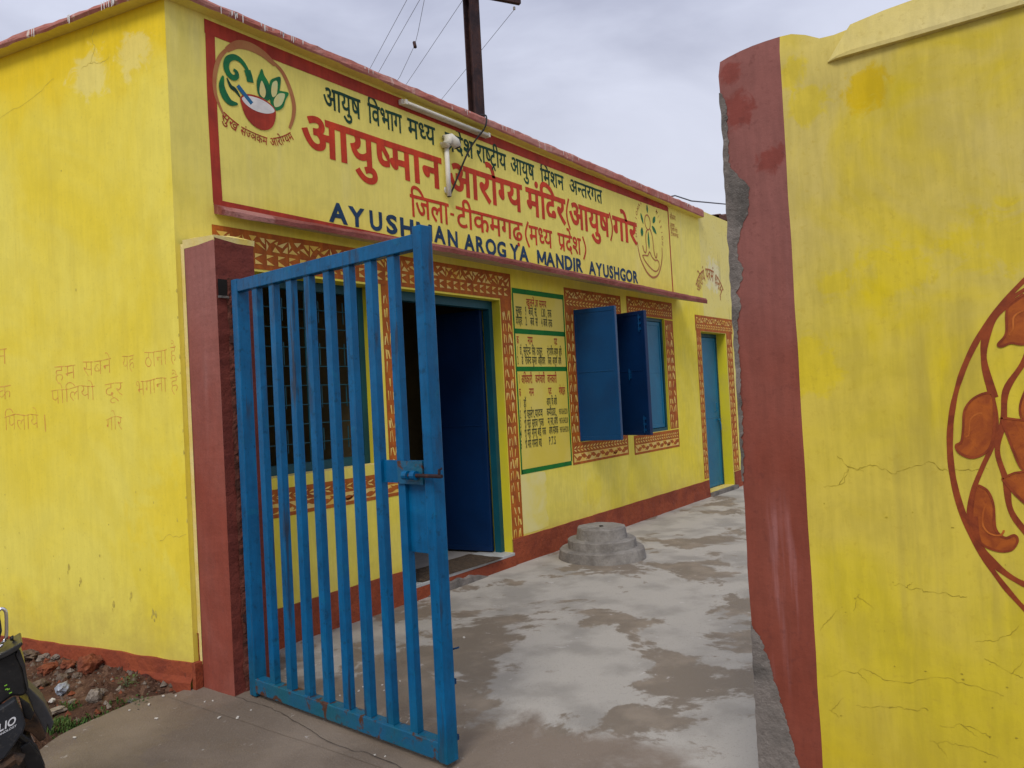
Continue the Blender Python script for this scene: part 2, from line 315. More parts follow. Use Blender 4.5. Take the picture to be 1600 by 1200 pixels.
def paint_line(mb, pts, w, m, F, n=6, sm=True):
    if sm and len(pts) > 2: pts = smooth_path(pts, n)
    vs, fs = ribbon2([p[:2] for p in pts], w if not isinstance(w, (list, tuple)) else [w[0]+(w[1]-w[0])*math.sin(math.pi*i/(len(pts)-1)) for i in range(len(pts))])
    e = nexte(); mb.add([F(p[0], p[1], e) for p in vs], fs, m)
def rect(mb, x0, x1, z0, z1, m, F): mb.add([F(x0, z0), F(x1, z0), F(x1, z1), F(x0, z1)], [(0, 1, 2, 3)], m)

# ------------------------------------------------------------------ lettering
GC = {}
def glyph(ch, off=0.0):
    key = (ch, off)
    if key in GC: return GC[key]
    cu = bpy.data.curves.new('glyph', 'FONT'); cu.body = ch; cu.offset = off; cu.resolution_u = 3; cu.fill_mode = 'FRONT'
    o = bpy.data.objects.new('glyph', cu); C.objects.link(o)
    dg = bpy.context.evaluated_depsgraph_get(); dg.update()
    me = bpy.data.meshes.new_from_object(o.evaluated_get(dg))
    vs = [(v.co.x, v.co.y) for v in me.vertices]; fs = [tuple(p.vertices) for p in me.polygons]
    bpy.data.objects.remove(o); bpy.data.curves.remove(cu); bpy.data.meshes.remove(me)
    GC[key] = (vs, fs); return GC[key]
MATRA = set('ािीुूृेैोौंँःँ़्')
def stem(ch):
    vs, _ = glyph(ch, 0.0)
    lo = [x for x, y in vs if abs(y) < .012 and x > .2]
    return (min(x for x in lo if x > max(lo)-.12), max(lo)) if lo else (.4, .46)
def halfg(ch, off):
    key = ('half'+ch, off)
    if key in GC: return GC[key]
    vs, fs = glyph(ch, off); cut = stem(ch)[0]-off-.006
    bm = bmesh.new(); bv = [bm.verts.new((x, y, 0)) for x, y in vs]
    for f in fs:
        try: bm.faces.new([bv[i] for i in f])
        except ValueError: pass
    bmesh.ops.bisect_plane(bm, geom=bm.verts[:]+bm.edges[:]+bm.faces[:], plane_co=(cut, 0, 0), plane_no=(1, 0, 0), clear_outer=True)
    bm.verts.index_update(); v2 = [(v.co.x, v.co.y) for v in bm.verts]; f2 = [tuple(v.index for v in f.verts) for f in bm.faces]; bm.free()
    GC[key] = (v2, f2, cut-.012); return GC[key]
def quadline(a, b, w):
    vs, fs = ribbon2([a, b], w); return vs, fs
def shape(text, off=0.0):
    """lay Devanagari (or Latin) out as (x, y) outlines; returns verts, faces, width"""
    V, F = [], []; pen = 0.0; sw = .075 + 2*off
    def put(g, x):
        o = len(V); put.k = (getattr(put, 'k', 0)+1) % 9; V.extend((p[0]+x, p[1], put.k) for p in g[0]); F.extend(tuple(o+i for i in f) for f in g[1])
    i = 0; n = len(text)
    while i < n:
        ch = text[i]
        if ch == ' ': pen += .22; i += 1; continue
        if not ('\u0900' <= ch <= '\u097f') or ch in '।०१२३४५६७८९':
            if ch == 'M' and off > .01:
                for q in (((.10, 0), (.10, .69)), ((.70, 0), (.70, .69)), ((.105, .66), (.40, .12)), ((.695, .66), (.40, .12))): put(quadline(q[0], q[1], .115+off), pen)
                pen += .80; i += 1; continue
            g = glyph(ch, off); put(g, pen); pen += (max(p[0] for p in g[0]) if g[0] else .3) + .055; i += 1; continue
        # cluster
        cons = []; nukta = False; j = i
        if ch in 'अआइईउऊएऐओऔ': cons = [ch]; j = i+1
        else:
            cons = [ch]; j = i+1
            while j < n and text[j] in '़्':
                if text[j] == '़': nukta = True; j += 1
                elif j+1 < n and text[j+1] not in ' ' and text[j+1] not in MATRA: cons.append(text[j+1]); j += 2
                else: break
        marks = ''
        while j < n and text[j] in MATRA: marks += text[j]; j += 1
        reph = len(cons) > 1 and cons[0] == 'र'
        if reph: cons = cons[1:]
        rak = len(cons) > 1 and cons[-1] == 'र'
        if rak: cons = cons[:-1]
        if 'ि' in marks:
            put(glyph('ि', off), pen); pen += .262
        for h in cons[:-1]:
            if h in 'टठडढदहङ': put(glyph(h, off), pen); pen += max(p[0] for p in glyph(h)[0]); continue
            g = halfg(h, off); put(g, pen); pen += g[2]
        b = cons[-1]; g = glyph(b, off); x0 = pen; put(g, pen)
        adv = max(p[0] for p in glyph(b)[0]); s0 = stem(b)[0]; pen += adv
        if rak:
            if b in 'टठडढ': put(quadline((x0+adv*.52, -.01), (x0+adv*.52-.15, -.19), sw*.8), 0); put(quadline((x0+adv*.52, -.01), (x0+adv*.52+.15, -.19), sw*.8), 0)
            else: put(quadline((x0+s0+.02, .24), (x0+s0-.24, .03), sw*.85), 0)
        if nukta: put(glyph('़', off), pen + (.02 if b in 'ढड' else 0))
        for mk in marks:
            if mk in 'ि्': 
                if mk == '्': put(glyph(mk, off), pen-.02)
                continue
            if mk in 'ाीोौ': put(glyph(mk, off), pen); pen += .273
            else:
                sh = -.0
                if mk in 'ुू' and b in 'दरहटठड': sh = .05
                put(glyph(mk, off), pen+sh)
        if reph:
            put(quadline((pen-.10, .64), (pen-.18, .80), sw*.8), 0); put(quadline((pen-.18, .80), (pen-.06, .86), sw*.8), 0)
        i = j
    return V, F, pen
def write(mb, text, x0, x1, ztop, h, m, F=None, off=0.0, latin=False, wob=0.0):
    """fit one word between x0 and x1, headline at ztop, body height h"""
    V, Fc, w = shape(text, off); H = .69 if latin else .622
    if latin:
        xs = [p[0] for p in V]; lo, w = min(xs), max(xs)-min(xs)
        V = [(x-lo, y, k) for x, y, k in V]
    F = F or front(.005); sx = (x1-x0)/w; sz = h/H; ph = random.uniform(0, 9)
    out = []
    for x, y, k in V:
        X = x0 + x*sx; Z = ztop - h + y*sz
        out.append(F(X + wob*mnoise.noise((X*9, Z*9, ph)), Z + wob*mnoise.noise((X*9, Z*9, ph+7)), k))
    mb.add(out, Fc, m)

# ------------------------------------------------------------------ ground
def yard_z(x): 
    t = max(0, min(1, (x+.35)/.9)); return .062*t*t*(3-2*t)
def grid(name, xs, yfun, ny, zf, m):
    mb = MB(); vs = []; fs = []; k = ny+1
    for x in xs:
        a, b = yfun(x)
        for j in range(k):
            y = a + (b-a)*(j/ny)**1.0; vs.append((x, y, zf(x, y)))
    for i in range(len(xs)-1):
        for j in range(ny): fs.append((i*k+j, (i+1)*k+j, (i+1)*k+j+1, i*k+j+1))
    mb.add(vs, fs, m); return mb.build(name, smooth=True)
def undul(x, y, a=.006): return a*mnoise.noise((x*1.3, y*1.3, 0)) + a*.5*mnoise.noise((x*4, y*4, 3))
mbg = MB(); s_ = 420
mbg.add([(-s_, -s_, -.07), (s_, -s_, -.07), (s_, s_, -.07), (-s_, s_, -.07)], [(0, 1, 2, 3)], M_ground)
kind(mbg.build('ground'), 'structure')
xs = [-.36 + .12*i for i in range(0, 60)] + [7+.5*i for i in range(0, 20)]
kind(grid('courtyard_floor', xs, lambda x: (-9.0, .04), 90, lambda x, y: yard_z(x)+undul(x, y), M_yard), 'structure')
EDGE = [(-9, -6.5), (-4, -2.6), (-2.6, -1.55), (-1.6, -.55), (-1.2, -.17), (-1.03, -.05), (-.88, .05), (-.61, .11), (-.45, .15), (-.36, .10), (-.30, .06)]
def edge_y(x):
    for (a, b), (c, d) in zip(EDGE, EDGE[1:]):
        if a <= x <= c: return b + (d-b)*(x-a)/(c-a) + .018*mnoise.noise((x*9, 1, 1))
    return EDGE[-1][1]
xs = [-9 + .5*i for i in range(0, 13)] + [-2.9 + .06*i for i in range(0, 44)]
kind(grid('street_pavement', xs, lambda x: (-14.0, edge_y(x)), 110, lambda x, y: -.002+undul(x, y), M_street), 'structure')
mbk = MB()
F0 = lambda x, y: (x, y, .0065 + undul(x, y))
pts = [(-.19, -.31), (-.195, -.5), (-.20, -.67), (-.265, -1.0), (-.312, -1.19), (-.319, -1.37), (-.305, -1.46), (-.34, -1.8)]
fine_ = [(x+.012*mnoise.noise((y*17, 0, 1)), y) for x, y in smooth_path(pts, 10)]
mbk.add([F0(*p) for p in ribbon2(fine_, [.003+.006*abs(mnoise.noise((p[1]*11, 4, 1))) for p in fine_])[0]], ribbon2(fine_, .01)[1], M_crackg)
kind(mbk.build('pavement_crack'), 'structure')
# strip of bare earth between the wall foot and the concrete
def wall_x(y): return -.22 - .2035*y
def earth_z(x, y):
    d = max(0, min(1, 1-(wall_x(y)-x)/.62)); e = y - (edge_y(x) if x > -9 else 0)
    rim = max(0, min(1, e/.10)); 
    base = -.045 + .058*rim + .062*d*d*rim*min(1, max(.2, y/.8))
    return base + rim*(.024*mnoise.noise((x*7, y*7, 2)) + .014*mnoise.noise((x*19, y*19, 5)) + .007*mnoise.noise((x*45, y*45, 9)))
mbe = MB(); vs = []; fs = []; ny = 150; nx = 44
for j in range(ny+1):
    y = -.35 + 4.6*(j/ny)**1.25
    for i in range(nx+1):
        xr = wall_x(y)+.03; x = xr - (2.2*(i/nx)**1.3); vs.append((x, y, earth_z(x, y)))
for j in range(ny):
    for i in range(nx): fs.append((j*(nx+1)+i, (j+1)*(nx+1)+i, (j+1)*(nx+1)+i+1, j*(nx+1)+i+1))
mbe.add(vs, fs, M_soil); kind(mbe.build('earth_verge', smooth=True), 'structure')

# ------------------------------------------------------------------ clinic building
B0 = (0.6, 1.4, 0)
clinic = thing('clinic_building', 'yellow single-storey health clinic with maroon parapet coping and painted Hindi signboard', 'building', B0)
def part(mb, name, parent=None, **k): return mb.build(name, parent or clinic, base=B0, **k)
OPEN = [(.28, 1.29, 1.09, 2.36), (1.52, 2.765, .175, 2.36), (4.0, 4.83, 1.035, 2.355), (5.29, 6.09, 1.02, 2.37), (7.22, 8.12, .115, 2.265)]
YT = .23
def wall_grid(mb, x0, x1, z0, z1, holes, m, mrev, depth=YT, skip=()):
    X = sorted({x0, x1, *[h[0] for h in holes], *[h[1] for h in holes]}); Z = sorted({z0, z1, *[h[2] for h in holes], *[h[3] for h in holes]})
    for a, b in zip(X, X[1:]):
        for c, d in zip(Z, Z[1:]):
            if any(h[0] <= a and b <= h[1] and h[2] <= c and d <= h[3] for h in holes): continue
            mb.add([(a, 0, c), (b, 0, c), (b, 0, d), (a, 0, d)], [(0, 1, 2, 3)], m)
            mb.add([(a, depth, c), (b, depth, c), (b, depth, d), (a, depth, d)], [(3, 2, 1, 0)], M_inner)
    for a, b, c, d in holes:
        if a not in skip: mb.add([(a, 0, c), (a, depth, c), (a, depth, d), (a, 0, d)], [(0, 1, 2, 3)], mrev)
        if b not in skip: mb.add([(b, 0, c), (b, depth, c), (b, depth, d), (b, 0, d)], [(3, 2, 1, 0)], mrev)
        mb.add([(a, 0, d), (b, 0, d), (b, depth, d), (a, depth, d)], [(3, 2, 1, 0)], mrev)
        mb.add([(a, 0, c), (b, 0, c), (b, depth, c), (a, depth, c)], [(0, 1, 2, 3)], M_pale)
mb = MB(); wall_grid(mb, -.222, 7.36, 0, 3.87, OPEN[:4]+[(7.22, 7.36, .115, 2.265)], M_front, M_reveal, skip=(7.36,))
mb.v = mb.v; part(mb, 'front_wall')
mb = MB()
wall_grid(mb, 7.36, 8.62, 0, 3.93, [(7.36, 8.12, .115, 2.265)], mat('weathered_lime_end_wall', (.78, .65, .11), .9, (.77, .68, .22), 1.6, .5, (.40, .33, .10), 22, .4, .1, 30,
          streak=(.25, .21, .12), samt=.4, sscale=18, zband=(2.2, 3.4, (.78, .68, .26), .6, .8), blobs=[((7.8-.6, -1.4, 3.1), .34, (.76, .72, .50), .7)]), M_reveal, skip=(7.36,))
mb.box((8.40, .23, 0), (8.62, 3.0, 3.9), M_front)
part(mb, 'end_wall')
# side wall along the street (runs back at an angle), rear wall, roof, floor
ang = R(101.5); dv = Vector((math.cos(ang), math.sin(ang), 0)); nv = Vector((-math.sin(ang), math.cos(ang), 0))   # nv points to the street
def sidep(t, z, o=0.0): p = Vector((-.222, 0, 0)) + dv*t + nv*o; return (p.x, p.y, z)
mb = MB(); nt_ = 40
vs = []; fs = []
for i in range(nt_+1):
    for j in range(21):
        t = 4.2*i/nt_; z = 3.86*j/20; vs.append(sidep(t, z, 0))
for i in range(nt_):
    for j in range(20): fs.append((i*21+j, i*21+j+1, (i+1)*21+j+1, (i+1)*21+j))
mb.add(vs, fs, M_side); part(mb, 'side_wall', smooth=True)
mb = MB()
mb.box((-.76, 2.78, 0), (8.4, 3.0, 3.8), M_front)
mb.box((-.21, .231, .1), (8.399, 2.779, .168), M_roofc); mb.box((-.21, .231, 3.2), (8.399, 2.779, 3.34), M_roofc)
mb.box((1.36, .25, .17), (1.46, 2.7, 3.2), M_inner); mb.box((3.2, .25, .17), (3.3, 2.7, 3.2), M_inner); mb.box((7.0, .25, .17), (7.1, 2.7, 3.2), M_inner)
part(mb, 'rear_wall')
# parapet coping: front run and side run
def sweep(mb, frames, prof, m, ms):
    """frames: list of (point, outward, t); prof(t): list of (out, z); ms: soffit material"""
    k = len(prof(0)); vs = []; fs = []; fb = []
    for n_, (p, o, t) in enumerate(frames):
        for q, (a, z) in enumerate(prof(t)):
            jx = .006*mnoise.noise((p[0]*5, p[1]*5, q*3.1)) + .005*mnoise.noise((p[0]*19, p[1]*19, q*2.1))
            if q < 2: jx = 0
            vs.append((p[0]+o[0]*(a+jx), p[1]+o[1]*(a+jx), z + jx*.8))
    for i in range(len(frames)-1):
        for j in range(k): (fb if j == 1 else fs).append((i*k+j, (i+1)*k+j, (i+1)*k+(j+1) % k, i*k+(j+1) % k))
    fs += [tuple(range(k)), tuple((len(frames)-1)*k+j for j in range(k-1, -1, -1))]
    mb.add(vs, fs, m); mb.add(vs, fb, ms)
def cop_z(x): t = max(0, min(1, x/7.3)); return 3.846-.046*t, 3.892+.014*t
def prof(x): zb, zt = cop_z(x); return [(-.28, zb-.002), (-.002, zb-.003), (.078, zb), (.087, zb+.012), (.086, zt-.022), (.074, zt), (-.28, zt+.012)]
mb = MB(); o2 = Vector((nv.x, nv.y))
corner_out = (Vector((0, -1)) + o2); corner_out = corner_out/(1 + Vector((0, -1)).dot(o2))
fr = [(sidep(4.2-4.2*i/70, 0)[:2], o2, 0) for i in range(70)] + [((-.222, 0), corner_out, 0)] + [((-.222+7.57*i/126, 0), (0, -1), 7.57*i/126) for i in range(1, 127)]
sweep(mb, fr, prof, M_coping, M_front); part(mb, 'parapet_coping')
# white lime drips on the coping
mb = MB(); rnd = random.Random(5)
def drip(p, o, w, h):
    a = Vector((p[0], p[1])); t = Vector((-o[1], o[0])); q = a + Vector(o)*.0945; zt = cop_z(p[0])[1]-.012; h = min(h, .055)
    mb.add([(q.x-t.x*w, q.y-t.y*w, zt), (q.x+t.x*w, q.y+t.y*w, zt), (q.x+t.x*w*.4, q.y+t.y*w*.4, zt-h), (q.x-t.x*w*.4, q.y-t.y*w*.4, zt-h)], [(0, 1, 2, 3)], M_white)
for c_, n_, s2 in ((.15, 5, .08), (.42, 7, .10), (.62, 4, .05), (.2, 2, .05), (2.35, 3, .04), (2.9, 6, .10), (5.35, 7, .16), (1.25, 3, .05), (6.8, 8, .12), (3.9, 3, .2)):
    for _ in range(n_): drip((c_+rnd.uniform(-s2, s2), 0), (0, -1), rnd.uniform(.002, .006), rnd.uniform(.015, .05))
    part(mb, 'lime_drips'); mb = MB()
for t_, n_, s2 in ((.33, 9, .09), (.62, 3, .06), (1.0, 2, .03)):
    for _ in range(n_): drip(sidep(t_+rnd.uniform(-s2, s2), 0)[:2], tuple(o2), rnd.uniform(.002, .006), rnd.uniform(.02, .055))
    part(mb, 'lime_drips'); mb = MB()
# sunshade ledge, deeper towards the far end
mb = MB(); fr = []
def shade_d(x): return .075 + .15*min(1, max(0, x)/1.9) + .175*max(0, (x-1.9)/4.6)
def shade_z(x): return 2.648 - .016*min(1, x/1.9) - .095*max(0, (x-1.9)/4.6)
vs = []; fs = []; n_ = 110; k = 5
for i in range(n_+1):
    x = .03 + 6.47*i/n_; d = shade_d(x); z = shade_z(x); th = .046+.02*i/n_
    j1 = .008*mnoise.noise((x*5, 0, 0)) + .006*mnoise.noise((x*19, 1, 0)); j2 = .007*mnoise.noise((x*7, 5, 0)) + .006*mnoise.noise((x*23, 4, 0))
    zb = 2.668 - .03*(i/n_)
    vs += [(x, -.0005, zb+.002), (x, -d+j1, z+j2), (x, -d-.004+j1, z+th*.6+j1), (x, -d+.01+j1, z+th+j1), (x, -.0005, zb+th+.012)]
for i in range(n_):
    for j in range(4): fs.append((i*k+j, (i+1)*k+j, (i+1)*k+j+1, i*k+j+1))
fs2 = [f for n, f in enumerate(fs) if n % 4 == 0]; fs1 = [f for n, f in enumerate(fs) if n % 4]
mb.add(vs, fs1 + [(0, 1, 2, 3, 4), tuple(n_*k+j for j in (4, 3, 2, 1, 0))], mat('sunshade_maroon', (.20, .050, .036), .9, (.27, .09, .075), 3, .5, (.10, .03, .025), 40, .5, .5, 26, blobs=[((.25-.6, -1.48, 2.68), .22, (.40, .19, .165), .8)]))
mb.add(vs, fs2, mat('sunshade_soffit', (.42, .36, .26), .9, (.55, .45, .2), 3, .5, bump=.2)); part(mb, 'sunshade')
# red oxide band at the wall foot
mb = MB()
def band(x0, x1, zt, d):
    n_ = max(2, int((x1-x0)/.12)); vs = []; 
    for i in range(n_+1):
        x = x0+(x1-x0)*i/n_; w = .006*mnoise.noise((x*6, 2, 0)); dd = d + .004*mnoise.noise((x*8, 8, 1))
        vs += [(x, -dd-.012*(1+mnoise.noise((x*4, 1, 1))), 0), (x, -dd, zt-.10+w*2), (x, -dd, zt+w), (x, -.001, zt+w+.002)]
    fs = []
    for i in range(n_):
        for j in range(3): fs.append((i*4+j, (i+1)*4+j, (i+1)*4+j+1, i*4+j+1))
    mb.add(vs, fs, M_plinth)
for q in ((-.2, 1.52, .295, .010), (1.52, 2.765, .150, .035), (2.765, 7.20, .282, .010), (8.14, 8.62, .29, .01)):
    mb = MB(); band(*q); part(mb, 'plinth_band')
mb = MB(); rnd = random.Random(8)       # crumbled cement at the step
vs = []; fs = []
for i in range(22):
    x = 1.62+.75*i/21; h = .01+.075*max(0, math.sin(math.pi*i/21))*(1+.5*mnoise.noise((x*9, 0, 0)))
    vs += [(x, -.062-.02*mnoise.noise((x*7, 3, 0)), .03), (x, -.052, .05+h*.8), (x, -.030, .05+h)]
for i in range(21):
    for j in range(2): fs.append((i*3+j, (i+1)*3+j, (i+1)*3+j+1, i*3+j+1))
mb.add(vs, fs, M_cement); part(mb, 'step_repair')
# red band on the street side, wavy lower paint edge on the yellow
mb = MB(); vs = []; fs = []
for i in range(71):
    t = 4.1*i/70; w = .012*mnoise.noise((t*2.2, 2, 0)) + .006*mnoise.noise((t*8, 2, 5)); zt = .138+.02*min(1, t/1.2)+w
    o = .011+.004*mnoise.noise((t*9, 0, 4)); nb = .010*mnoise.noise((t*7, 1, 4))
    vs += [sidep(t, -.06, o+.02+nb), sidep(t, .035, o+.018+nb), sidep(t, .065, o+.004), sidep(t, zt, o), sidep(t, zt+.003, -.002)]
for i in range(70):
    for j in range(4): fs.append((i*5+j, i*5+j+1, (i+1)*5+j+1, (i+1)*5+j))
mb.add(vs, fs, M_plinth); part(mb, 'plinth_band')
mb = MB(); c_ = sidep(.34, .028, .034); mb.poly([sidep(.34+.075*math.cos(q), .012+.045*math.sin(q)*(1+.25*mnoise.noise((q*2, 0, 0))), .0345) for q in [k*math.pi/10 for k in range(11)]], M_broken); part(mb, 'foot_hollow_shade')  # flat dark patch carrying the shade of a hollow in the wall foot

# ---- painted borders
def leaf_row(mb, x0, x1, z0, z1, m, F, pitch=.17, flip=1):
    """pale slivers left between brown leaves hanging off a wavy stem"""
    n_ = max(2, round((x1-x0)/pitch)); p = (x1-x0)/n_; h = z1-z0
    for i in range(n_):
        a = x0 + p*i; j = lambda: rb.uniform(-.006, .006); Z = (lambda t: z0+h*t) if i % 2 else (lambda t: z1-h*t)
        for tri in ([(.02, .06), (.46, .05), (.20, .42)], [(.04, .30), (.14, .56), (.03, .95)], [(.30, .96), (.62, .97), (.44, .62)], [(.54, .50), (.98, .08), (.74, .60)], [(.74, .92), (.97, .97), (.97, .45), (.88, .62)], [(.40, .30), (.54, .16), (.50, .42)]):
            q = [(a+p*u+j()*.6, Z(v)+j()*.6) for u, v in tri]
            paint_poly(mb, q if i % 2 else q[::-1], m, F)
def tri_row(mb, x0, x1, z0, z1, m, F, pitch=.085, flip=1):
    n_ = max(2, round((x1-x0)/pitch)); p = (x1-x0)/n_; zm = (z0+z1)/2
    for i in range(n_):
        a = x0 + p*i; q = rb.uniform(-.004, .004)
        for zz in (z1-.004, z0+.004):
            t = [(a+p*.06, zz), (a+p*.70, zz+(zm-zz)*.06), (a+p*.06, zm+(zz-zm)*.12+q)]
            paint_poly(mb, t if zz < zm else t[::-1], m, F)
def chev_row(mb, x0, x1, z0, z1, m, F, pitch=.062):
    n_ = max(2, round((x1-x0)/pitch)); p = (x1-x0)/n_; zm = (z0+z1)/2
    for i in range(n_):
        a = x0 + p*i; q = rb.uniform(-.003, .003)
        for zz in (z1-.002, z0+.002):
            t = [(a+p*.95, zz), (a+p*.40, zz+(zm-zz)*.25), (a+p*.02+q, zm+(zz-zm)*.12), (a+p*.62+q, zm+(zz-zm)*.30)]
            paint_poly(mb, t[::-1] if zz < zm else t, m, F)
def vine_row(mb, x0, x1, z0, z1, m, F, pitch=.19):
    n_ = max(2, round((x1-x0)/pitch)); p = (x1-x0)/n_; h = z1-z0
    paint_line(mb, [(x0+p*i/2, z0+h*(.14 if i % 2 else .86)) for i in range(2*n_+1)], .014, m, F, 5)
    for i in range(2*n_):
        cx = x0+p*(i+.5)/2+p*.20*(1 if i % 2 else 1); up = i % 2; Z = lambda v: z0+h*(v if up else 1-v)
        cx = min(cx, x1-.05)
        lf = smooth_path([(cx-.045, Z(.95)), (cx-.020, Z(.55)), (cx+.012, Z(.34)), (cx+.045, Z(.42)), (cx+.048, Z(.70)), (cx+.01, Z(.90)), (cx-.01, Z(.80))], 3, True)
        paint_poly(mb, lf if up else lf[::-1], m, F)
rb = random.Random(3)
def frieze(mb, x0, x1, z0, z1, down=False, win=False):
    F1, F2 = front(.004), front(.0075); rect(mb, x0, x1, z0, z1, M_brown, F1)
    e = .024; ends = True
    def bar(a, b, c, d): rect(mb, a, b, c, d, M_brown, F2)
    bar(x0, x1, z1-e, z1); bar(x0, x1, z0, z0+e)
    if ends: bar(x0, x0+e, z0+e, z1-e); bar(x1-e, x1, z0+e, z1-e)
    a, b = z0+e, z1-e; m_ = a + (b-a)*(.46 if not down else .54)
    F2b = front(.0105)
    if not down: leaf_row(mb, x0+e, x1-e, m_+.008, b-.004, M_bordy, F2b); (chev_row if win else tri_row)(mb, x0+e, x1-e, a+.003, m_-.008, M_bordy, F2b)
    else:
        rect(mb, x0+e, x1-e, a, m_-.006, M_bordy, F2); vine_row(mb, x0+e, x1-e, a+.004, m_-.008, M_brown, F2b); chev_row(mb, x0+e, x1-e, m_+.008, b-.003, M_bordy, F2b)
def jamb(mb, x0, x1, z0, z1):
    """upright strip: brown ground with pale brush strokes"""
    F1, F2 = front(.004), front(.0075); w = x1-x0
    n_ = int((z1-z0)/.10); vs = []
    rect(mb, x0, x1, z0, z1, M_brown, F1)
    for i in range(n_):
        z = z0 + .1*i + .006
        for a, b, lean in ((.10, .22, .02), (.36, .46, -.10), (.52, .60, .10), (.74, .90, -.08)):
            if rb.random() < .10: continue
            h = rb.uniform(.055, .088); l = lean*w*rb.uniform(.4, 1.6); c = x0+w*a+rb.uniform(-.006, .006); d = x0+w*b+rb.uniform(-.004, .006)
            k_ = rb.uniform(.15, .6)
            paint_poly(mb, [(c, z), (c+(d-c)*k_, z), (d+l, z+h), (c+l+(d-c)*.1, z+h)] if rb.random() < .6 else [(c+(d-c)*.4, z), (d, z), (d+l, z+h*.9), (c+l, z+h)], M_bordy, F2)
    for xx in (x0, x1-.012): rect(mb, xx, xx+.012, z0, z1, M_brown, front(.008))
mb = MB()
frieze(mb, .01, 2.94, 2.375, 2.605); jamb(mb, 1.345, 1.47, 1.03, 2.375); frieze(mb, .02, 1.46, .845, 1.02, down=True); jamb(mb, .02, .17, 1.02, 2.375)
jamb(mb, 2.775, 2.935, .285, 2.375); rect(mb, 1.440, 1.465, .30, .845, M_brown, front(.004)); part(mb, 'painted_border')
for x0, x1, a, b, zt, zb in ((3.825, 4.99, 4.0, 4.83, 2.565, .82), (5.13, 6.335, 5.29, 6.09, 2.58, .80)):
    mb = MB(); frieze(mb, x0, x1, 2.36 if x0 < 5 else 2.375, zt, win=True); frieze(mb, x0, x1, zb, 1.03 if x0 < 5 else 1.015, down=True)
    jamb(mb, x0, a-.01, 1.03, 2.36); jamb(mb, b+.01 if x0 > 5 else b+.012, x1 if x0 > 5 else x1, 1.03, 2.36); part(mb, 'painted_border')
mb = MB(); frieze(mb, 7.04, 8.40, 2.27, 2.48, win=True); jamb(mb, 7.06, 7.21, .31, 2.27); jamb(mb, 8.14, 8.36, .30, 2.27); part(mb, 'painted_border')

# ---- signboard: red outline and four lines of lettering, each word a piece of its own
F5, F6 = front(.0042), front(.0080)
mb = MB()
paint_line(mb, [(.027+.03, 2.735), (.05, 3.3), (.057, 3.80)], .062, M_red2, F5, 8)
paint_line(mb, [(.02, 3.775), (1.5, 3.77), (3.2, 3.762), (5.0, 3.765), (6.37, 3.775)], .085, M_red2, F6, 8)
paint_line(mb, [(6.385, 3.79), (6.39, 3.2), (6.40, 2.70)], .028, M_red2, F5, 8)
paint_line(mb, [(.027, 2.738), (1.4, 2.728), (3, 2.705), (6.4, 2.69)], .035, M_red2, F6, 8); sign = part(mb, 'signboard')
def words(items, ztop, h, m, off, latin=False, wob=.004):
    for t, a, b in items:
        mb = MB()
        if t in '()': paint_line(mb, [(a+b*.045, ztop+.03), (a, ztop-h*.35), (a, ztop-h*.75), (a+b*.045, ztop-h-.04)], .024, m, F6, 5)
        elif t == '-': rect(mb, a, b, ztop-h*.52, ztop-h*.40, m, F6)
        else: write(mb, t, a, b, ztop if not (latin and a < 2.0) else ztop+.014, h, m, F6, off, latin, wob)
        mb.build('lettering', sign, base=B0)
words([('आयुष', .895, 1.233), ('विभाग', 1.303, 1.65), ('मध्य', 1.713, 2.025), ('प्रदेश', 2.149, 2.51), ('राष्ट्रीय', 2.552, 2.973), ('आयुष', 3.038, 3.415), ('मिशन', 3.523, 3.933), ('अन्तरगत', 4.04, 4.705)], 3.678, .138, M_dgreen, .014)
words([('आयुष्मान', .70, 2.075), ('आरोग्य', 2.165, 3.19), ('मंदिर', 3.262, 3.935), ('(', 3.965, 1), ('आयुष', 4.01, 4.832), (')', 4.892, -1), ('गोर', 4.917, 5.485)], 3.440, .24, M_red, .025)
words([('जिला', 1.698, 2.143), ('-', 2.162, 2.208), ('टीकमगढ़', 2.238, 3.174), ('(', 3.225, 1), ('मध्य', 3.277, 3.667), ('प्रदेश', 3.768, 4.203), (')', 4.29, -1)], 3.092, .165, M_red, .013)
words([('A', .893, 1.06), ('Y', 1.068, 1.222), ('U', 1.268, 1.392), ('S', 1.432, 1.545), ('H', 1.578, 1.72), ('M', 1.752, 1.93), ('A', 1.950, 2.088), ('N', 2.115, 2.238), ('AROG', 2.315, 2.90), ('YA', 2.955, 3.25), ('MANDIR', 3.39, 4.215), ('AYUSHGOR', 4.335, 5.45)], 2.878, .128, M_navy, .036, True, .005)
# ---- left emblem: ring, bowl, pestle, leaves
mb = MB(); Fa, Fb, Fc, Fd = front(.0090), front(.0115), front(.0140), front(.0165)
def pl(pts, w, m, F): paint_line(mb, pts, w, m, F, 7)
pl([(.122, 3.275), (.075, 3.38), (.073, 3.489), (.105, 3.60), (.161, 3.678), (.235, 3.735)], (.012, .028), M_ring, Fa)
pl([(.161, 3.678), (.235, 3.735), (.32, 3.755), (.42, 3.742), (.51, 3.70)], (.03, .055), M_ring, Fa)
pl([(.47, 3.725), (.56, 3.675), (.615, 3.585), (.643, 3.49), (.635, 3.40), (.600, 3.315)], (.018, .032), M_ring, Fa)
pl([(.318, 3.535), (.300, 3.60), (.262, 3.642), (.215, 3.652), (.170, 3.625), (.153, 3.58), (.165, 3.54), (.195, 3.522), (.222, 3.535), (.224, 3.562), (.203, 3.572)], (.018, .040), M_leafg, Fb)
pl([(.300, 3.60), (.312, 3.565), (.318, 3.53)], .048, M_leafg, Fb)
pl([(.130, 3.512), (.117, 3.45), (.135, 3.395), (.172, 3.364), (.222, 3.368)], (.010, .050), M_leafg, Fb)
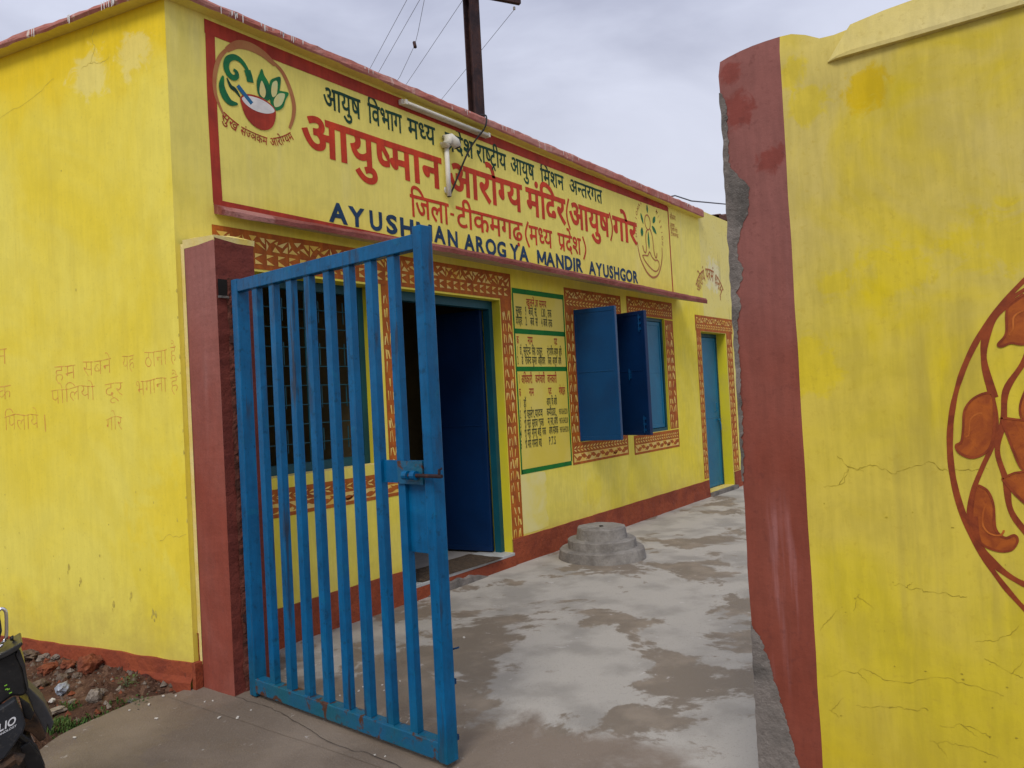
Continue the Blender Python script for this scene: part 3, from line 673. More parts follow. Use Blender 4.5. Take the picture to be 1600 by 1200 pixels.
pl([(.155, 3.508), (.178, 3.465), (.21, 3.45), (.242, 3.415)], (.006, .026), M_dgreen, Fb)
def leaf(pts, inner):
    o = smooth_path(pts, 6, True); paint_poly(mb, o, M_leafg, Fb)
    paint_poly(mb, smooth_path(inner, 6, True), M_leafp, Fc)
leaf([(.548, 3.630), (.500, 3.612), (.468, 3.585), (.450, 3.52), (.455, 3.462), (.505, 3.475), (.535, 3.54)], [(.520, 3.595), (.485, 3.578), (.470, 3.52), (.48, 3.485), (.512, 3.515)])
leaf([(.606, 3.545), (.56, 3.545), (.505, 3.530), (.462, 3.468), (.470, 3.415), (.505, 3.405), (.555, 3.438), (.580, 3.495)], [(.575, 3.528), (.525, 3.518), (.487, 3.465), (.495, 3.425), (.545, 3.455)])
leaf([(.408, 3.642), (.385, 3.60), (.366, 3.55), (.366, 3.49), (.385, 3.458), (.445, 3.452), (.462, 3.51), (.452, 3.57), (.425, 3.605)], [(.403, 3.565), (.385, 3.52), (.385, 3.475), (.415, 3.462), (.428, 3.51)])
bowl = smooth_path([(.243, 3.415), (.250, 3.36), (.275, 3.305), (.325, 3.265), (.39, 3.252), (.45, 3.275), (.485, 3.325), (.498, 3.395), (.47, 3.43), (.40, 3.455), (.30, 3.452)], 5, True)
paint_poly(mb, bowl, M_red2, Fb)
paint_poly(mb, smooth_path([(.252, 3.412), (.285, 3.378), (.35, 3.360), (.43, 3.365), (.486, 3.392), (.47, 3.42), (.40, 3.443), (.305, 3.441)], 5, True), M_white, Fc)
pl([(.226, 3.482), (.322, 3.398)], .028, M_ebl, Fd)
def arcword(text, P0, P1, P2, h, m, off):
    V, Fc_, w = shape(text, off)
    def bez(t): return tuple((1-t)**2*a + 2*t*(1-t)*b + t*t*c for a, b, c in zip(P0, P1, P2))
    out = []
    for x, y, k in V:
        t = x/w; p = bez(t); q = bez(t+.01); dx, dz = q[0]-p[0], q[1]-p[1]; l = math.hypot(dx, dz) or 1
        d = (y-.622)/.622*h; out.append(Fa(p[0]-dz/l*d, p[1]+dx/l*d, k))
    mb.add(out, Fc_, m)
arcword('सुख', (.125, 3.295), (.175, 3.262), (.225, 3.243), .052, M_red2, .006)
arcword('संज्ञकम', (.240, 3.237), (.33, 3.215), (.425, 3.212), .048, M_red2, .006)
arcword('आरोग्यम', (.440, 3.214), (.53, 3.235), (.604, 3.293), .050, M_red2, .006)
part(mb, 'bowl_emblem')
# ---- right emblem: figure with leaves over a cupped hand, lettering round the arch
mb = MB()
pl([(5.49, 3.235), (5.505, 3.14), (5.565, 3.02), (5.70, 2.90), (5.846, 2.856), (5.99, 2.90), (6.09, 3.02), (6.14, 3.15), (6.147, 3.25)], (.014, .024), M_ring, Fa)
pl([(5.766, 3.42), (5.722, 3.46), (5.712, 3.52), (5.74, 3.575), (5.79, 3.595), (5.84, 3.565), (5.855, 3.51), (5.84, 3.45), (5.80, 3.42), (5.766, 3.42)], .016, M_ring, Fa)
pl([(5.77, 3.42), (5.725, 3.37), (5.712, 3.28), (5.715, 3.19), (5.690, 3.135), (5.645, 3.15), (5.618, 3.21)], .017, M_ring, Fa)
pl([(5.84, 3.435), (5.885, 3.37), (5.905, 3.28), (5.915, 3.18), (5.945, 3.11), (5.98, 3.115), (5.995, 3.165)], .017, M_ring, Fa)
pl([(5.60, 3.09), (5.66, 3.10), (5.74, 3.105), (5.795, 3.155), (5.85, 3.105), (5.93, 3.072), (6.0, 3.078), (6.038, 3.045), (6.02, 2.98), (5.95, 2.94), (5.86, 2.945), (5.75, 2.985), (5.65, 3.04), (5.60, 3.09)], .016, M_ring, Fa)
for c_, a_, l_, w_ in (((5.64, 3.53), -65, .13, .045), ((5.62, 3.37), 80, .11, .07), ((5.965, 3.565), 50, .11, .065), ((5.955, 3.44), -35, .14, .06), ((5.795, 3.67), 90, .10, .04), ((5.787, 3.295), 90, .21, .045)):
    u = (math.cos(R(a_)), math.sin(R(a_))); n2 = (-u[1], u[0])
    paint_poly(mb, smooth_path([(c_[0]+u[0]*l_*s+n2[0]*w_*q, c_[1]+u[1]*l_*s+n2[1]*w_*q) for s, q in ((-.5, 0), (-.2, .42), (.15, .42), (.5, 0), (.15, -.42), (-.2, -.42))], 5, True), M_leafg, Fa)
word = 'NATIONAL AYUSH MISSION'
for i, ch in enumerate(word):
    if ch == ' ': continue
    t = i/(len(word)-1); q = math.pi*(1.04 - 1.08*t); cx, cz = 5.818 + .335*math.cos(q), 3.36 + .40*math.sin(q) + (.0)
    V, Fc_ = glyph(ch, .004); w = max(p[0] for p in V); tx = q - math.pi/2
    mb.add([Fa(cx + ((x-w/2)*math.cos(tx) - y*math.sin(tx))*.058, cz + ((x-w/2)*math.sin(tx) + y*math.cos(tx))*.068) for x, y in V], Fc_, M_ring)
part(mb, 'arch_emblem')
mb = MB()
write(mb, 'सौजन्य', 6.44, 6.60, 3.71, .06, M_ring, Fa, 0); write(mb, 'आयुष', 6.43, 6.56, 3.60, .045, M_ring, Fa, 0); write(mb, 'विभाग गोर', 6.43, 6.64, 3.545, .045, M_ring, Fa, 0); write(mb, 'टीकमगढ', 6.43, 6.66, 3.485, .045, M_ring, Fa, 0)
arcword('आरोग्यं', (7.12, 2.86), (7.24, 3.05), (7.44, 3.115), .155, M_ring, .012); arcword('परमं', (7.50, 3.135), (7.64, 3.155), (7.80, 3.13), .155, M_ring, .012); arcword('धनम्', (7.86, 3.10), (8.0, 3.05), (8.14, 2.90), .155, M_ring, .012)
part(mb, 'wall_lettering')
# ---- notice board painted between door and window
mb = MB()
rect(mb, 2.965, 3.80, .84, 2.46, mat('board_yellow', (.70, .55, .07), .85, (.72, .58, .13), 2, .5, bump=.1, zband=(.5, 1.2, (.73, .63, .27), .0, .1)), front(.003))
for a, b, c_, d in ((2.955, 3.815, 2.44, 2.487), (2.97, 3.80, 2.078, 2.124), (2.97, 3.80, 1.740, 1.783), (2.962, 3.80, .824, .866), (2.952, 2.972, .824, 2.44), (3.79, 3.812, .866, 2.44)):
    rect(mb, a, b, c_, d, M_green, front(.0055))
pan = part(mb, 'notice_board')
mb = MB(); Fn = front(.0068)
def row(z, h, items, m):
    for t, a, b in items:
        mb = MB(); write(mb, t, a, b, z+h/2, h, m, Fn, .018); mb.build('board_lettering', pan, base=B0)
    if z in (1.355, 1.268, 1.182):
        mb = MB(); V, Fc_, w = shape('9876543210', .01); mb.add([Fn(3.62+x/w*.155, z-.028+y/.69*.052, k) for x, y, k in V], Fc_, M_black_t); mb.build('board_lettering', pan, base=B0)
row(2.37, .062, [('खुलने', 3.17, 3.30), ('का', 3.32, 3.36), ('समय', 3.38, 3.50)], M_red2)
row(2.287, .07, [('सुबह', 3.0, 3.09), ('9', 3.145, 3.165), ('बजे', 3.20, 3.27), ('से', 3.295, 3.33), ('1.30', 3.40, 3.475), ('तक', 3.515, 3.58)], M_black_t)
row(2.195, .07, [('दोपहर', 2.995, 3.09), ('2', 3.14, 3.165), ('बजे', 3.22, 3.28), ('से', 3.305, 3.34), ('4', 3.40, 3.42), ('बजे', 3.435, 3.50), ('तक', 3.52, 3.585)], M_black_t)
row(2.02, .065, [('क्र', 2.99, 3.02), ('नाम', 3.16, 3.24), ('पद', 3.60, 3.655)], M_red2)
row(1.925, .066, [('1', 2.99, 3.0), ('डॉ', 3.03, 3.055), ('सुरेन्द्र', 3.085, 3.20), ('सिंह', 3.22, 3.275), ('ठाकुर', 3.295, 3.39), ('संभागीय', 3.47, 3.58), ('आयुष', 3.59, 3.66), ('अधि', 3.675, 3.725)], M_black_t)
row(1.838, .066, [('2', 2.985, 3.0), ('डॉ', 3.05, 3.075), ('राजेन्द्र', 3.105, 3.20), ('कुमार', 3.215, 3.29), ('अहिरवार', 3.31, 3.43), ('जिला', 3.475, 3.535), ('आयुष', 3.555, 3.635), ('अधि', 3.655, 3.71)], M_black_t)
row(1.668, .072, [('1', 2.99, 3.0), ('अधिकारी', 3.03, 3.20), ('कर्मचारी', 3.25, 3.41), ('जानकारी', 3.45, 3.61)], M_red2)
row(1.55, .066, [('क्र', 2.985, 3.01), ('नाम', 3.14, 3.215), ('पद', 3.455, 3.51), ('मोबाईल', 3.64, 3.75)], M_red2)
row(1.452, .066, [('1', 2.985, 2.995), ('डॉ', 3.045, 3.085), ('आयु', 3.415, 3.485), ('वि', 3.50, 3.53), ('अधि', 3.54, 3.595)], M_black_t)
row(1.355, .066, [('2', 2.98, 2.995), ('श्री', 3.04, 3.075), ('कमलेश', 3.09, 3.20), ('यादव', 3.215, 3.34), ('कम्पाउडर', 3.41, 3.56)], M_black_t)
row(1.268, .066, [('3', 2.975, 2.99), ('श्री', 3.04, 3.07), ('मति', 3.085, 3.14), ('सरोज', 3.16, 3.25), ('शुक्ला', 3.265, 3.35), ('म', 3.42, 3.45), ('स्वा', 3.465, 3.51), ('अधि', 3.525, 3.59)], M_black_t)
row(1.182, .066, [('4', 2.97, 2.99), ('श्री', 3.035, 3.065), ('मति', 3.08, 3.13), ('मीना', 3.15, 3.23), ('बाई', 3.245, 3.30), ('रजक', 3.32, 3.38), ('औष', 3.43, 3.49), ('सेवक', 3.50, 3.59)], M_black_t)
row(1.085, .066, [('5', 2.965, 2.985), ('श्री', 3.035, 3.065), ('मति', 3.08, 3.13), ('गोमती', 3.145, 3.24), ('बाई', 3.255, 3.30), ('P.T.S', 3.42, 3.54)], M_black_t)
mb = MB(); rl = random.Random(6); e_ = [(2.94, .30), (3.22, .30), (3.34, .31)] + [(3.33+rl.uniform(-.025, .025), .31+.50*i/14) for i in range(1, 15)] + [(3.2, .825), (2.94, .825)]
paint_poly(mb, e_, mat('pale_lime_patch', (.78, .69, .27), .9, (.79, .66, .12), 3.0, .5, bump=.06), front(.001)); part(mb, 'lime_patch')
mb = MB(); Fsc = lambda t, z, e=0: sidep(t, z, .0010+e*.00006)
def scuff(t, z, r, el, n=7): mb.poly([Fsc(t+r*rl.uniform(.6, 1.3)*math.cos(k*6.283/n), z+el*r*rl.uniform(.6, 1.3)*math.sin(k*6.283/n)) for k in range(n)][::-1], M_scuff)
M_scuff = mat('grey_scuff', (.44, .35, .07), .95, (.66, .54, .09), 40, .5, bump=0)
for _ in range(38): scuff(rl.uniform(.02, 1.9), rl.choice((rl.uniform(.2, 1.1), rl.uniform(.2, 3.6))), rl.uniform(.0015, .005), rl.uniform(.8, 2.6))
for t, z in ((.47, .49), (.30, .40), (.28, .385), (1.0, .62), (.9, .55), (.62, .42)): scuff(t, z, .010, 2.2, 11); scuff(t+.01, z-.03, .005, 2.5, 9)
def scrack(pts):
    p = [(t+.010*mnoise.noise((t*40, z*30, 1)), z+.012*mnoise.noise((t*40, z*30, 7))) for t, z in smooth_path(pts, 10)]
    v2, f2 = ribbon2(p, [.0015+.002*abs(mnoise.noise((q[0]*30, 2, 2))) for q in p]); mb.add([Fsc(*q) for q in v2], [f[::-1] for f in f2], M_scuff)
scrack([(1.75, 3.40), (1.45, 3.47), (1.2, 3.51), (.95, 3.60)]); scrack([(.62, 3.62), (.58, 3.70), (.60, 3.76), (.56, 3.83)]); scrack([(.70, 3.60), (.62, 3.62), (.52, 3.60), (.46, 3.62)]); scrack([(.02, .85), (.08, .83), (.15, .84), (.22, .80)])
for t in [.004+.013*k for k in range(3)]: pass
for z in (2.20, 2.05, 1.95, 1.83, 1.74, 1.42, 1.30, 1.05, .92): scuff(.004, z, .0055, rl.uniform(1.2, 3.0))
part(mb, 'wall_scuffs')
# ---- pencilled slogan on the street side
def sideF(d=.006): return lambda t, z: sidep(t, z, d + .0)
mb = MB(); Fs = lambda s, z, e=0: sidep(-s, z, .0007+e*.00005)      # s grows towards the corner (negative t)
def thin(text, t0, t1, zt, h, dz=0.0):
    mb = MB()
    V, Fc_, w = shape(text, -.022)
    mb.add([Fs(-(t0+(t1-t0)*x/w), zt + dz*x/w - h + y*h/.622*(1+.18*mnoise.noise((x*1.1, zt*3, 0))) + .014*mnoise.noise((x*1.3, zt*5, 0)) + .004*mnoise.noise((x*7, y*5, zt)), k) for x, y, k in V], Fc_, M_pencil); part(mb, 'slogan_lettering')
for t, a, b, z, h in (('हम', 1.06, .86, 1.838, .085), ('सबने', .80, .55, 1.852, .085), ('यह', .46, .36, 1.862, .08), ('ठाना', .28, .10, 1.872, .085), ('है', .075, .03, 1.885, .08),
                      ('पोलियो', 1.10, .70, 1.705, .085), ('दूर', .62, .46, 1.715, .08), ('भगाना', .36, .11, 1.715, .085), ('है', .085, .02, 1.722, .08), ('गोर', .62, .48, 1.51, .08),
                      ('जीवन', 1.95, 1.50, 1.985, .10), ('एक', 1.72, 1.475, 1.75, .09), ('पिलाये', 1.56, 1.22, 1.565, .10)): thin(t, a, b, z, h, .006)
mb.add([Fs(-1.17, 1.555), Fs(-1.162, 1.555), Fs(-1.158, 1.45), Fs(-1.166, 1.45)], [(0, 1, 2, 3)], M_pencil); part(mb, 'slogan_lettering')

# ---- window behind the gate: frame, grille
win = MB(); a, b, c_, d = OPEN[0]
for q in ((a, a+.05, c_, d), (b-.05, b, c_, d), (a+.05, b-.05, c_, c_+.06), (a+.05, b-.05, d-.06, d)): win.box((q[0], .135, q[2]), (q[1], .19, q[3]), M_tealf)
w1 = part(win, 'window')
g = MB()
for i in range(1, 9): g.tube([(a+.05, .16, c_+.06+i*.128), (b-.05, .16, c_+.06+i*.128)], .0035, M_tealf, 5)
for x in (.52, .78, 1.03): g.box((x, .164, c_+.06), (x+.010, .172, d-.06), M_tealf)
for x in (.60, .90, 1.12):
    for z in (1.22, 1.51, 1.80, 2.09): g.box((x, .166, z), (x+.006, .171, z+.15), M_tealf)
g.build('grille', w1, base=B0)
g = MB(); g.box((a+.02, .02, d+.001), (a+.04, .03, d+.003), M_tealf)
# ---- main door: frame, one leaf swung in, one leaf folded back
fr_ = MB(); a, b, c_, d = OPEN[1]
for q in ((a, a+.05, c_, d), (b-.05, b, c_, d), (a+.05, b-.05, d-.07, d)): fr_.box((q[0], .085, q[2]), (q[1], .15, q[3]), M_tealf)
dr = part(fr_, 'door')
def leafdoor(hx, hy, ang_, L, z0, z1, m, parent, name='door_leaf', lines=(.55,), th=.03, base=B0, kids=None):
    rot = Matrix.Rotation(ang_, 3, 'Z'); lb = MB()
    lb.box((0, -th/2, z0), (L, th/2, z1), m, rot, (hx, hy, 0))
    for s in (-1, 1):
        for u0, u1, q0, q1 in ((0.0, L, z0, z0+.045), (0.0, L, z1-.045, z1), (0, .04, z0+.045, z1-.045), (L-.04, L, z0+.045, z1-.045)):
            lb.box((u0+.001, s*(th/2) - .004, q0+.001), (u1-.001, s*(th/2)+.006, q1-.001), m, rot, (hx, hy, 0))
        for l in lines:
            zz = z0+(z1-z0)*l; lb.box((.041, s*th/2-.004, zz-.006), (L-.041, s*th/2+.004, zz+.006), m, rot, (hx, hy, 0))
    o = lb.build(name, parent, base=base, bevel=.003)
    if kids: kids(o, rot)
    return o
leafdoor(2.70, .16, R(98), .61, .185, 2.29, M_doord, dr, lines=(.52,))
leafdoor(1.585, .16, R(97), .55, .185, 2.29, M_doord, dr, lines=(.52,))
st = MB(); st.box((1.525, -.03, .150), (2.76, .30, .176), M_marble); part(st, 'door_sill', bevel=.004)
# ---- shuttered windows
def bolts(o, rot):
    pass
def tower_bolt(parent, hx, hy, ang_, u, z0, z1, side, base=B0):
    rot = Matrix.Rotation(ang_, 3, 'Z'); t = MB()
    for z in (z0, (z0+z1)/2, z1): t.box((u-.016, side*.027-.007, z-.012), (u+.016, side*.027+.007, z+.012), M_door, rot, (hx, hy, 0))
    t.tube([tuple(rot @ Vector((u, side*.039, z0-.03)) + Vector((hx, hy, 0))), tuple(rot @ Vector((u, side*.039, z1+.03)) + Vector((hx, hy, 0)))], .006, M_door, 6)
    t.build('bolt', parent, base=base)
for n, (a, b, c_, d) in enumerate(OPEN[2:4]):
    f = MB()
    for q in ((a, a+.035, c_, d), (b-.035, b, c_, d), (a+.035, b-.035, c_, c_+.035), (a+.035, b-.035, d-.035, d)): f.box((q[0], .03, q[2]), (q[1], .09, q[3]), M_tealf)
    for i in range(1, 9): f.tube([(a+.035, .06, c_+.035+i*.14), (b-.035, .06, c_+.035+i*.14)], .006, M_tealf, 6)
    w2 = part(f, 'window')
    if n == 0:
        leafdoor(a+.008, .02, R(-84), .455, c_+.01, d-.005, M_door, w2, 'shutter', (.52,), .044)
        hg = MB()
        for zz in (1.18, 1.70, 2.20): hg.tube([(a+.004, .006, zz), (a+.004, .006, zz+.09)], .010, M_tealf, 8)
        hg.build('hinge', w2, base=B0)
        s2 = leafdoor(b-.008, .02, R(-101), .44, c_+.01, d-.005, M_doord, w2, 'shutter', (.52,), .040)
        tower_bolt(s2, b-.008, .02, R(-101), .38, 1.10, 1.22, -1); tower_bolt(s2, b-.008, .02, R(-101), .38, 2.16, 2.28, -1); tower_bolt(s2, b-.008, .02, R(-101), .22, 1.66, 1.72, -1)
    else:
        leafdoor(a+.04, .062, R(0), .355, c_+.04, d-.04, M_teal, w2, 'shutter', (.52,), .028); leafdoor(b-.04, .062, R(180), .355, c_+.04, d-.04, M_teal, w2, 'shutter', (.52,), .028)
# ---- far door
f = MB(); a, b, c_, d = OPEN[4]
for q in ((a, a+.04, c_, d), (b-.04, b, c_, d), (a+.04, b-.04, d-.05, d)): f.box((q[0], .14, q[2]), (q[1], .20, q[3]), M_tealf)
d2 = part(f, 'door', )
lf2 = leafdoor(a+.042, .165, 0, b-a-.084, c_+.01, d-.055, M_teal, d2, 'door_leaf', (.46,), .03)
t = MB(); t.tube([(7.98, .135, 1.05), (8.10, .135, 1.05)], .009, M_teal, 6); t.tube([(8.03, .13, 1.05), (8.03, .11, .98), (8.03, .11, .90)], .008, M_teal, 6); t.tube([(7.92, .142, 1.16), (7.92, .115, 1.18), (7.92, .115, 1.28), (7.92, .142, 1.30)], .007, M_teal, 6)
t.build('latch', lf2, base=B0)
st = MB(); st.box((7.2, -.06, .04), (8.14, .16, .11), M_cement); part(st, 'door_sill')

# ------------------------------------------------------------------ things fixed to the clinic front
t = thing('tube_light', 'long white tube-light batten fixed under the parapet above the Hindi heading', 'light', (2.15, 0, 3.78))
mb = MB(); mb.box((1.62, -.042, 3.752), (2.68, -.006, 3.79), M_plast); mb.build('batten', t, base=(2.15, 0, 3.78), bevel=.004)
mb = MB(); mb.tube([(1.66, -.058, 3.764), (2.64, -.058, 3.764)], .014, M_plast, 10); mb.build('tube', t, base=(2.15, 0, 3.78), smooth=True)
for x in (1.63, 2.645):
    mb = MB(); mb.box((x, -.07, 3.748), (x+.025, -.043, 3.782), M_plast); mb.build('end_cap', t, base=(2.15, 0, 3.78))
t = thing('conduit_pipe', 'short upright cream pipe with a bulbous bent cap between two red words', 'pipe', (2.12, 0, 3.15))
mb = MB(); mb.tube([(2.125, -.03, 3.145), (2.125, -.03, 3.54)], .020, M_plast, 12); mb.build('pipe', t, base=(2.12, 0, 3.15), smooth=True)
mb = MB(); mb.tube([(2.105, -.03, 3.535), (2.105, -.034, 3.56), (2.118, -.042, 3.595), (2.15, -.055, 3.607), (2.185, -.072, 3.585), (2.20, -.082, 3.545)], [.030, .044, .050, .047, .042, .034], M_plast, 14); mb.tube([(2.20, -.0825, 3.546), (2.202, -.083, 3.54)], .026, M_wire, 10)
mb.build('cap', t, base=(2.12, 0, 3.15), smooth=True)
mb = MB(); mb.tube([(2.125, -.03, 3.1445), (2.125, -.03, 3.142)], .015, M_wire, 8); mb.tube([(2.126, -.011, 3.2), (2.126, -.004, 3.2)], .03, M_plast, 8); mb.build('pipe_end', t, base=(2.12, 0, 3.15))
mb = MB(); mb.tube(smooth_path([(2.60, .10, 3.93), (2.585, -.075, 3.915), (2.565, -.115, 3.86), (2.54, -.105, 3.78), (2.49, -.05, 3.69), (2.41, -.03, 3.58), (2.31, -.022, 3.42), (2.22, -.02, 3.27), (2.165, -.02, 3.185), (2.13, -.03, 3.148)], 6), .0075, M_wire, 6)
tag(mb.build('hanging_cable', smooth=True), 'black cable hanging from the parapet down to the cream pipe', 'cable')

# ------------------------------------------------------------------ gate pillar and boundary wall
P0 = (-.08, -.16, 0)
pil = thing('gate_pillar', 'maroon masonry gate pillar at the clinic corner with broken plaster', 'pillar', P0)
mb = MB()
def jbox(x0, x1, ys, zs, m_front, m_side, jit=.006):
    """pillar body with a wobbly arris"""
    vs = []; fs = []; k = len(zs)
    yl, yr = ys
    for i, z in enumerate(zs):
        j1 = jit*mnoise.noise((z*7, 1, 3)); j2 = jit*mnoise.noise((z*8, 4, 3)) + .004*mnoise.noise((z*31, 4, 3))
        vs += [(x0+j1*.3, yl, z), (x0+j2*.6, yr+j2, z), (x1+j1, yr+.012*(1-z/2.5), z)]
    ff = [(i*3, i*3+1, i*3+4, i*3+3) for i in range(k-1)]; fsd = [(i*3+1, i*3+2, i*3+5, i*3+4) for i in range(k-1)]
    mb.add(vs, ff, m_front); mb.add(vs, fsd, m_side)
zs = [2.45*i/60 for i in range(61)]
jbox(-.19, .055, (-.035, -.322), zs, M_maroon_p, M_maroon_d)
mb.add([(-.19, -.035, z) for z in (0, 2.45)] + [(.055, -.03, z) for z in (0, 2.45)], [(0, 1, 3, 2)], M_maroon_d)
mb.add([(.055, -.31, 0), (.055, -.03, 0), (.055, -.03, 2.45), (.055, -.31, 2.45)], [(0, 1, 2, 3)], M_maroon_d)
part_ = mb.build('shaft', pil, base=P0)
mb = MB(); vs = []
for i in range(9):
    for j in range(9):
        x = -.195+.255*i/8; y = -.327+.30*j/8; e = min(i, 8-i, j, 8-j); vs.append((x, y, 2.446+(.014 if e == 0 else .024+.010*mnoise.noise((x*9, y*9, 0)))+.02*(j/8)))
mb.add(vs, [(i*9+j, (i+1)*9+j, (i+1)*9+j+1, i*9+j+1) for i in range(8) for j in range(8)], M_pale)
sk = [vs[i*9] for i in range(9)]; mb.add(sk + [(p[0], p[1]+.004, 2.43) for p in sk], [(i, i+9, i+10, i+1) for i in range(8)], M_pale)
sk = [vs[j] for j in range(9)]; mb.add(sk + [(p[0]+.004, p[1], 2.43) for p in sk], [(i, i+1, i+10, i+9) for i in range(8)], M_pale)
mb.build('pillar_top', pil, base=P0)
mb = MB(); mb.add([(-.1925, -.036, z) for z in (0.13, 2.46)] + [(-.1925, -.002, z) for z in (0.13, 2.46)], [(0, 1, 3, 2)], M_pale); mb.box((-.236, -.034, 0.0), (-.1921, -.001, .145), M_plinth)
mb.build('pale_joint', pil, base=P0)
mb = MB(); vs = []; fs = []          # ragged strip of broken brickwork down the gate side
nz_ = 130; nx_ = 8
for i in range(nz_+1):
    z = 2.235*i/nz_
    for j in range(nx_+1):
        u = j/nx_; x = -.128+.105*u + .012*mnoise.noise((z*11, u*2, 0))*(1-u); e = math.sin(math.pi*u)**.5
        vs.append((x, -.3215 + .012*(1-z/2.5)*u - e*(.010+.020*abs(mnoise.noise((x*40, z*22, 1)))+.010*mnoise.noise((x*90, z*60, 1))), z))
for i in range(nz_):
    for j in range(nx_): fs.append((i*9+j, i*9+j+1, (i+1)*9+j+1, (i+1)*9+j))
mb.add(vs, fs, M_broken); mb.build('broken_plaster', pil, base=P0)
mb = MB()    # putlog hole: its shade painted as a flat dark patch over a cement ledge
hx0, hx1, hz0, hz1 = -.182, -.126, 2.135, 2.225; yy = -.3265
mb.add([(hx0, yy, hz0), (hx1, yy, hz0), (hx1, yy, hz1), (hx0, yy, hz1)], [(0, 1, 2, 3)], mat('hole_shade', (.012, .010, .009), 1, None, bump=0))
mb.box((hx0-.004, yy-.006, hz0-.012), (hx1+.004, yy-.001, hz0), M_cement)
mb.build('putlog_hole', pil, base=P0)

W0 = (-.085, -6.0, 0)
bw = thing('boundary_wall', 'yellow plastered boundary wall with maroon end band and orange floral mural', 'wall', W0)
XW = -.20
def top_z(y):
    pts = [(-14, 2.60), (-3.75, 2.545), (-3.50, 2.522), (-3.46, 2.518), (-3.43, 2.525), (-3.38, 2.560), (-3.31, 2.566), (-3.22, 2.562), (-3.13, 2.545)]
    for (a, b), (c_, d) in zip(pts, pts[1:]):
        if a <= y <= c_: return b+(d-b)*(y-a)/(c_-a)
    return 2.545
ys = [-3.132, -3.16, -3.20, -3.24, -3.28, -3.326, -3.36, -3.40, -3.44, -3.48] + [-3.55-.15*i for i in range(20)] + [-6.6-.9*i for i in range(9)]
zn = 52
mb = MB(); vs = []; fm = []; fy = []
for i, y in enumerate(ys):
    for j in range(zn+1):
        z = top_z(y)*j/zn; e = (.004*mnoise.noise((z*5, 2, 8)) + .004*mnoise.noise((z*23, 2, 8))) if i == 0 else (.003*mnoise.noise((z*6, 1, 1)) if i == 5 else 0)
        vs.append((XW + (.012*(j == zn)) + (.004 if i == 0 else 0), y+e, z))
for i in range(len(ys)-1):
    for j in range(zn): (fm if i < 5 else fy).append((i*(zn+1)+j, (i+1)*(zn+1)+j, (i+1)*(zn+1)+j+1, i*(zn+1)+j+1))
mb.add(vs, fy, M_rwall); mb.add(vs, fm, mat('maroon_end_band', (.195, .042, .023), .88, (.225, .060, .038), 1.5, .5, (.11, .03, .025), 40, .3, .15, 26,
       streak=(.36, .17, .165), samt=.55, sscale=14, zband=(1.7, 2.75, (.255, .105, .092), .8, 1.0), brush=.10, blobs=[rb_(-3.18, 2.36, .06, (.20, .036, .024), .7), rb_(-3.28, 2.2, .05, (.20, .036, .024), .7), rb_(-3.17, 2.5, .04, (.20, .036, .024), .7)]))
n0 = len(ys)*(zn+1)
# end face, top and back
ef = [(vs[j][0], vs[j][1], vs[j][2]) for j in range(zn+1)]
mb.add(ef + [(.03, -3.135, p[2]) for p in ef], [(j, j+1, j+zn+2, j+zn+1) for j in range(zn)], M_cement)
tp = [vs[i*(zn+1)+zn] for i in range(len(ys))]
mb.add(tp + [(-.10, p[1], p[2]+.016) for p in tp] + [(.03, p[1], p[2]-.004) for p in tp], [(i, i+1, i+1+len(ys), i+len(ys)) for i in range(len(ys)-1)] + [(i+len(ys), i+1+len(ys), i+1+2*len(ys), i+2*len(ys)) for i in range(len(ys)-1)], M_pale)
mb.box((.03, ys[-1], 0), (.034, -3.135, 2.5), M_rwall)
mb.build('wall_body', bw, base=W0, smooth=True)
mb = MB(); vs = []; fs = []     # coping lip of a second plaster coat
yy = [-3.462, -3.475, -3.49, -3.51, -3.53, -3.56, -3.62] + [-3.7-.16*i for i in range(20)] + [-7.0-.9*i for i in range(8)]
for i, y in enumerate(yy):
    q = min(1, max(0, (-3.462-y)/.065)); o = .003+.014*min(1, q*2.5); zb = 2.4395+.004*mnoise.noise((y*6, 0, 0))
    zt = zb + .002 + (top_z(y)+.004+.004*mnoise.noise((y*9, 0, 0)) - zb - .002)*q
    vs += [(XW+.004, y, zb-.002), (XW-o*.9, y, zb), (XW-o, y, zb+.010*q+.001), (XW-o*.35, y, zt), (XW+.03*q, y, zt+.005)]
for i in range(len(yy)-1):
    for j in range(4): fs.append((i*5+j, (i+1)*5+j, (i+1)*5+j+1, i*5+j+1))
mb.add(vs, fs, mat('lip_lit_lime', (.66, .545, .16), .9, (.68, .58, .24), 2.0, .5, (.40, .28, .05), 40, .3, .1, 30, brush=.08)); mb.build('coping_lip', bw, base=W0)  # paler than the wall: light on the lip mixed into its colour
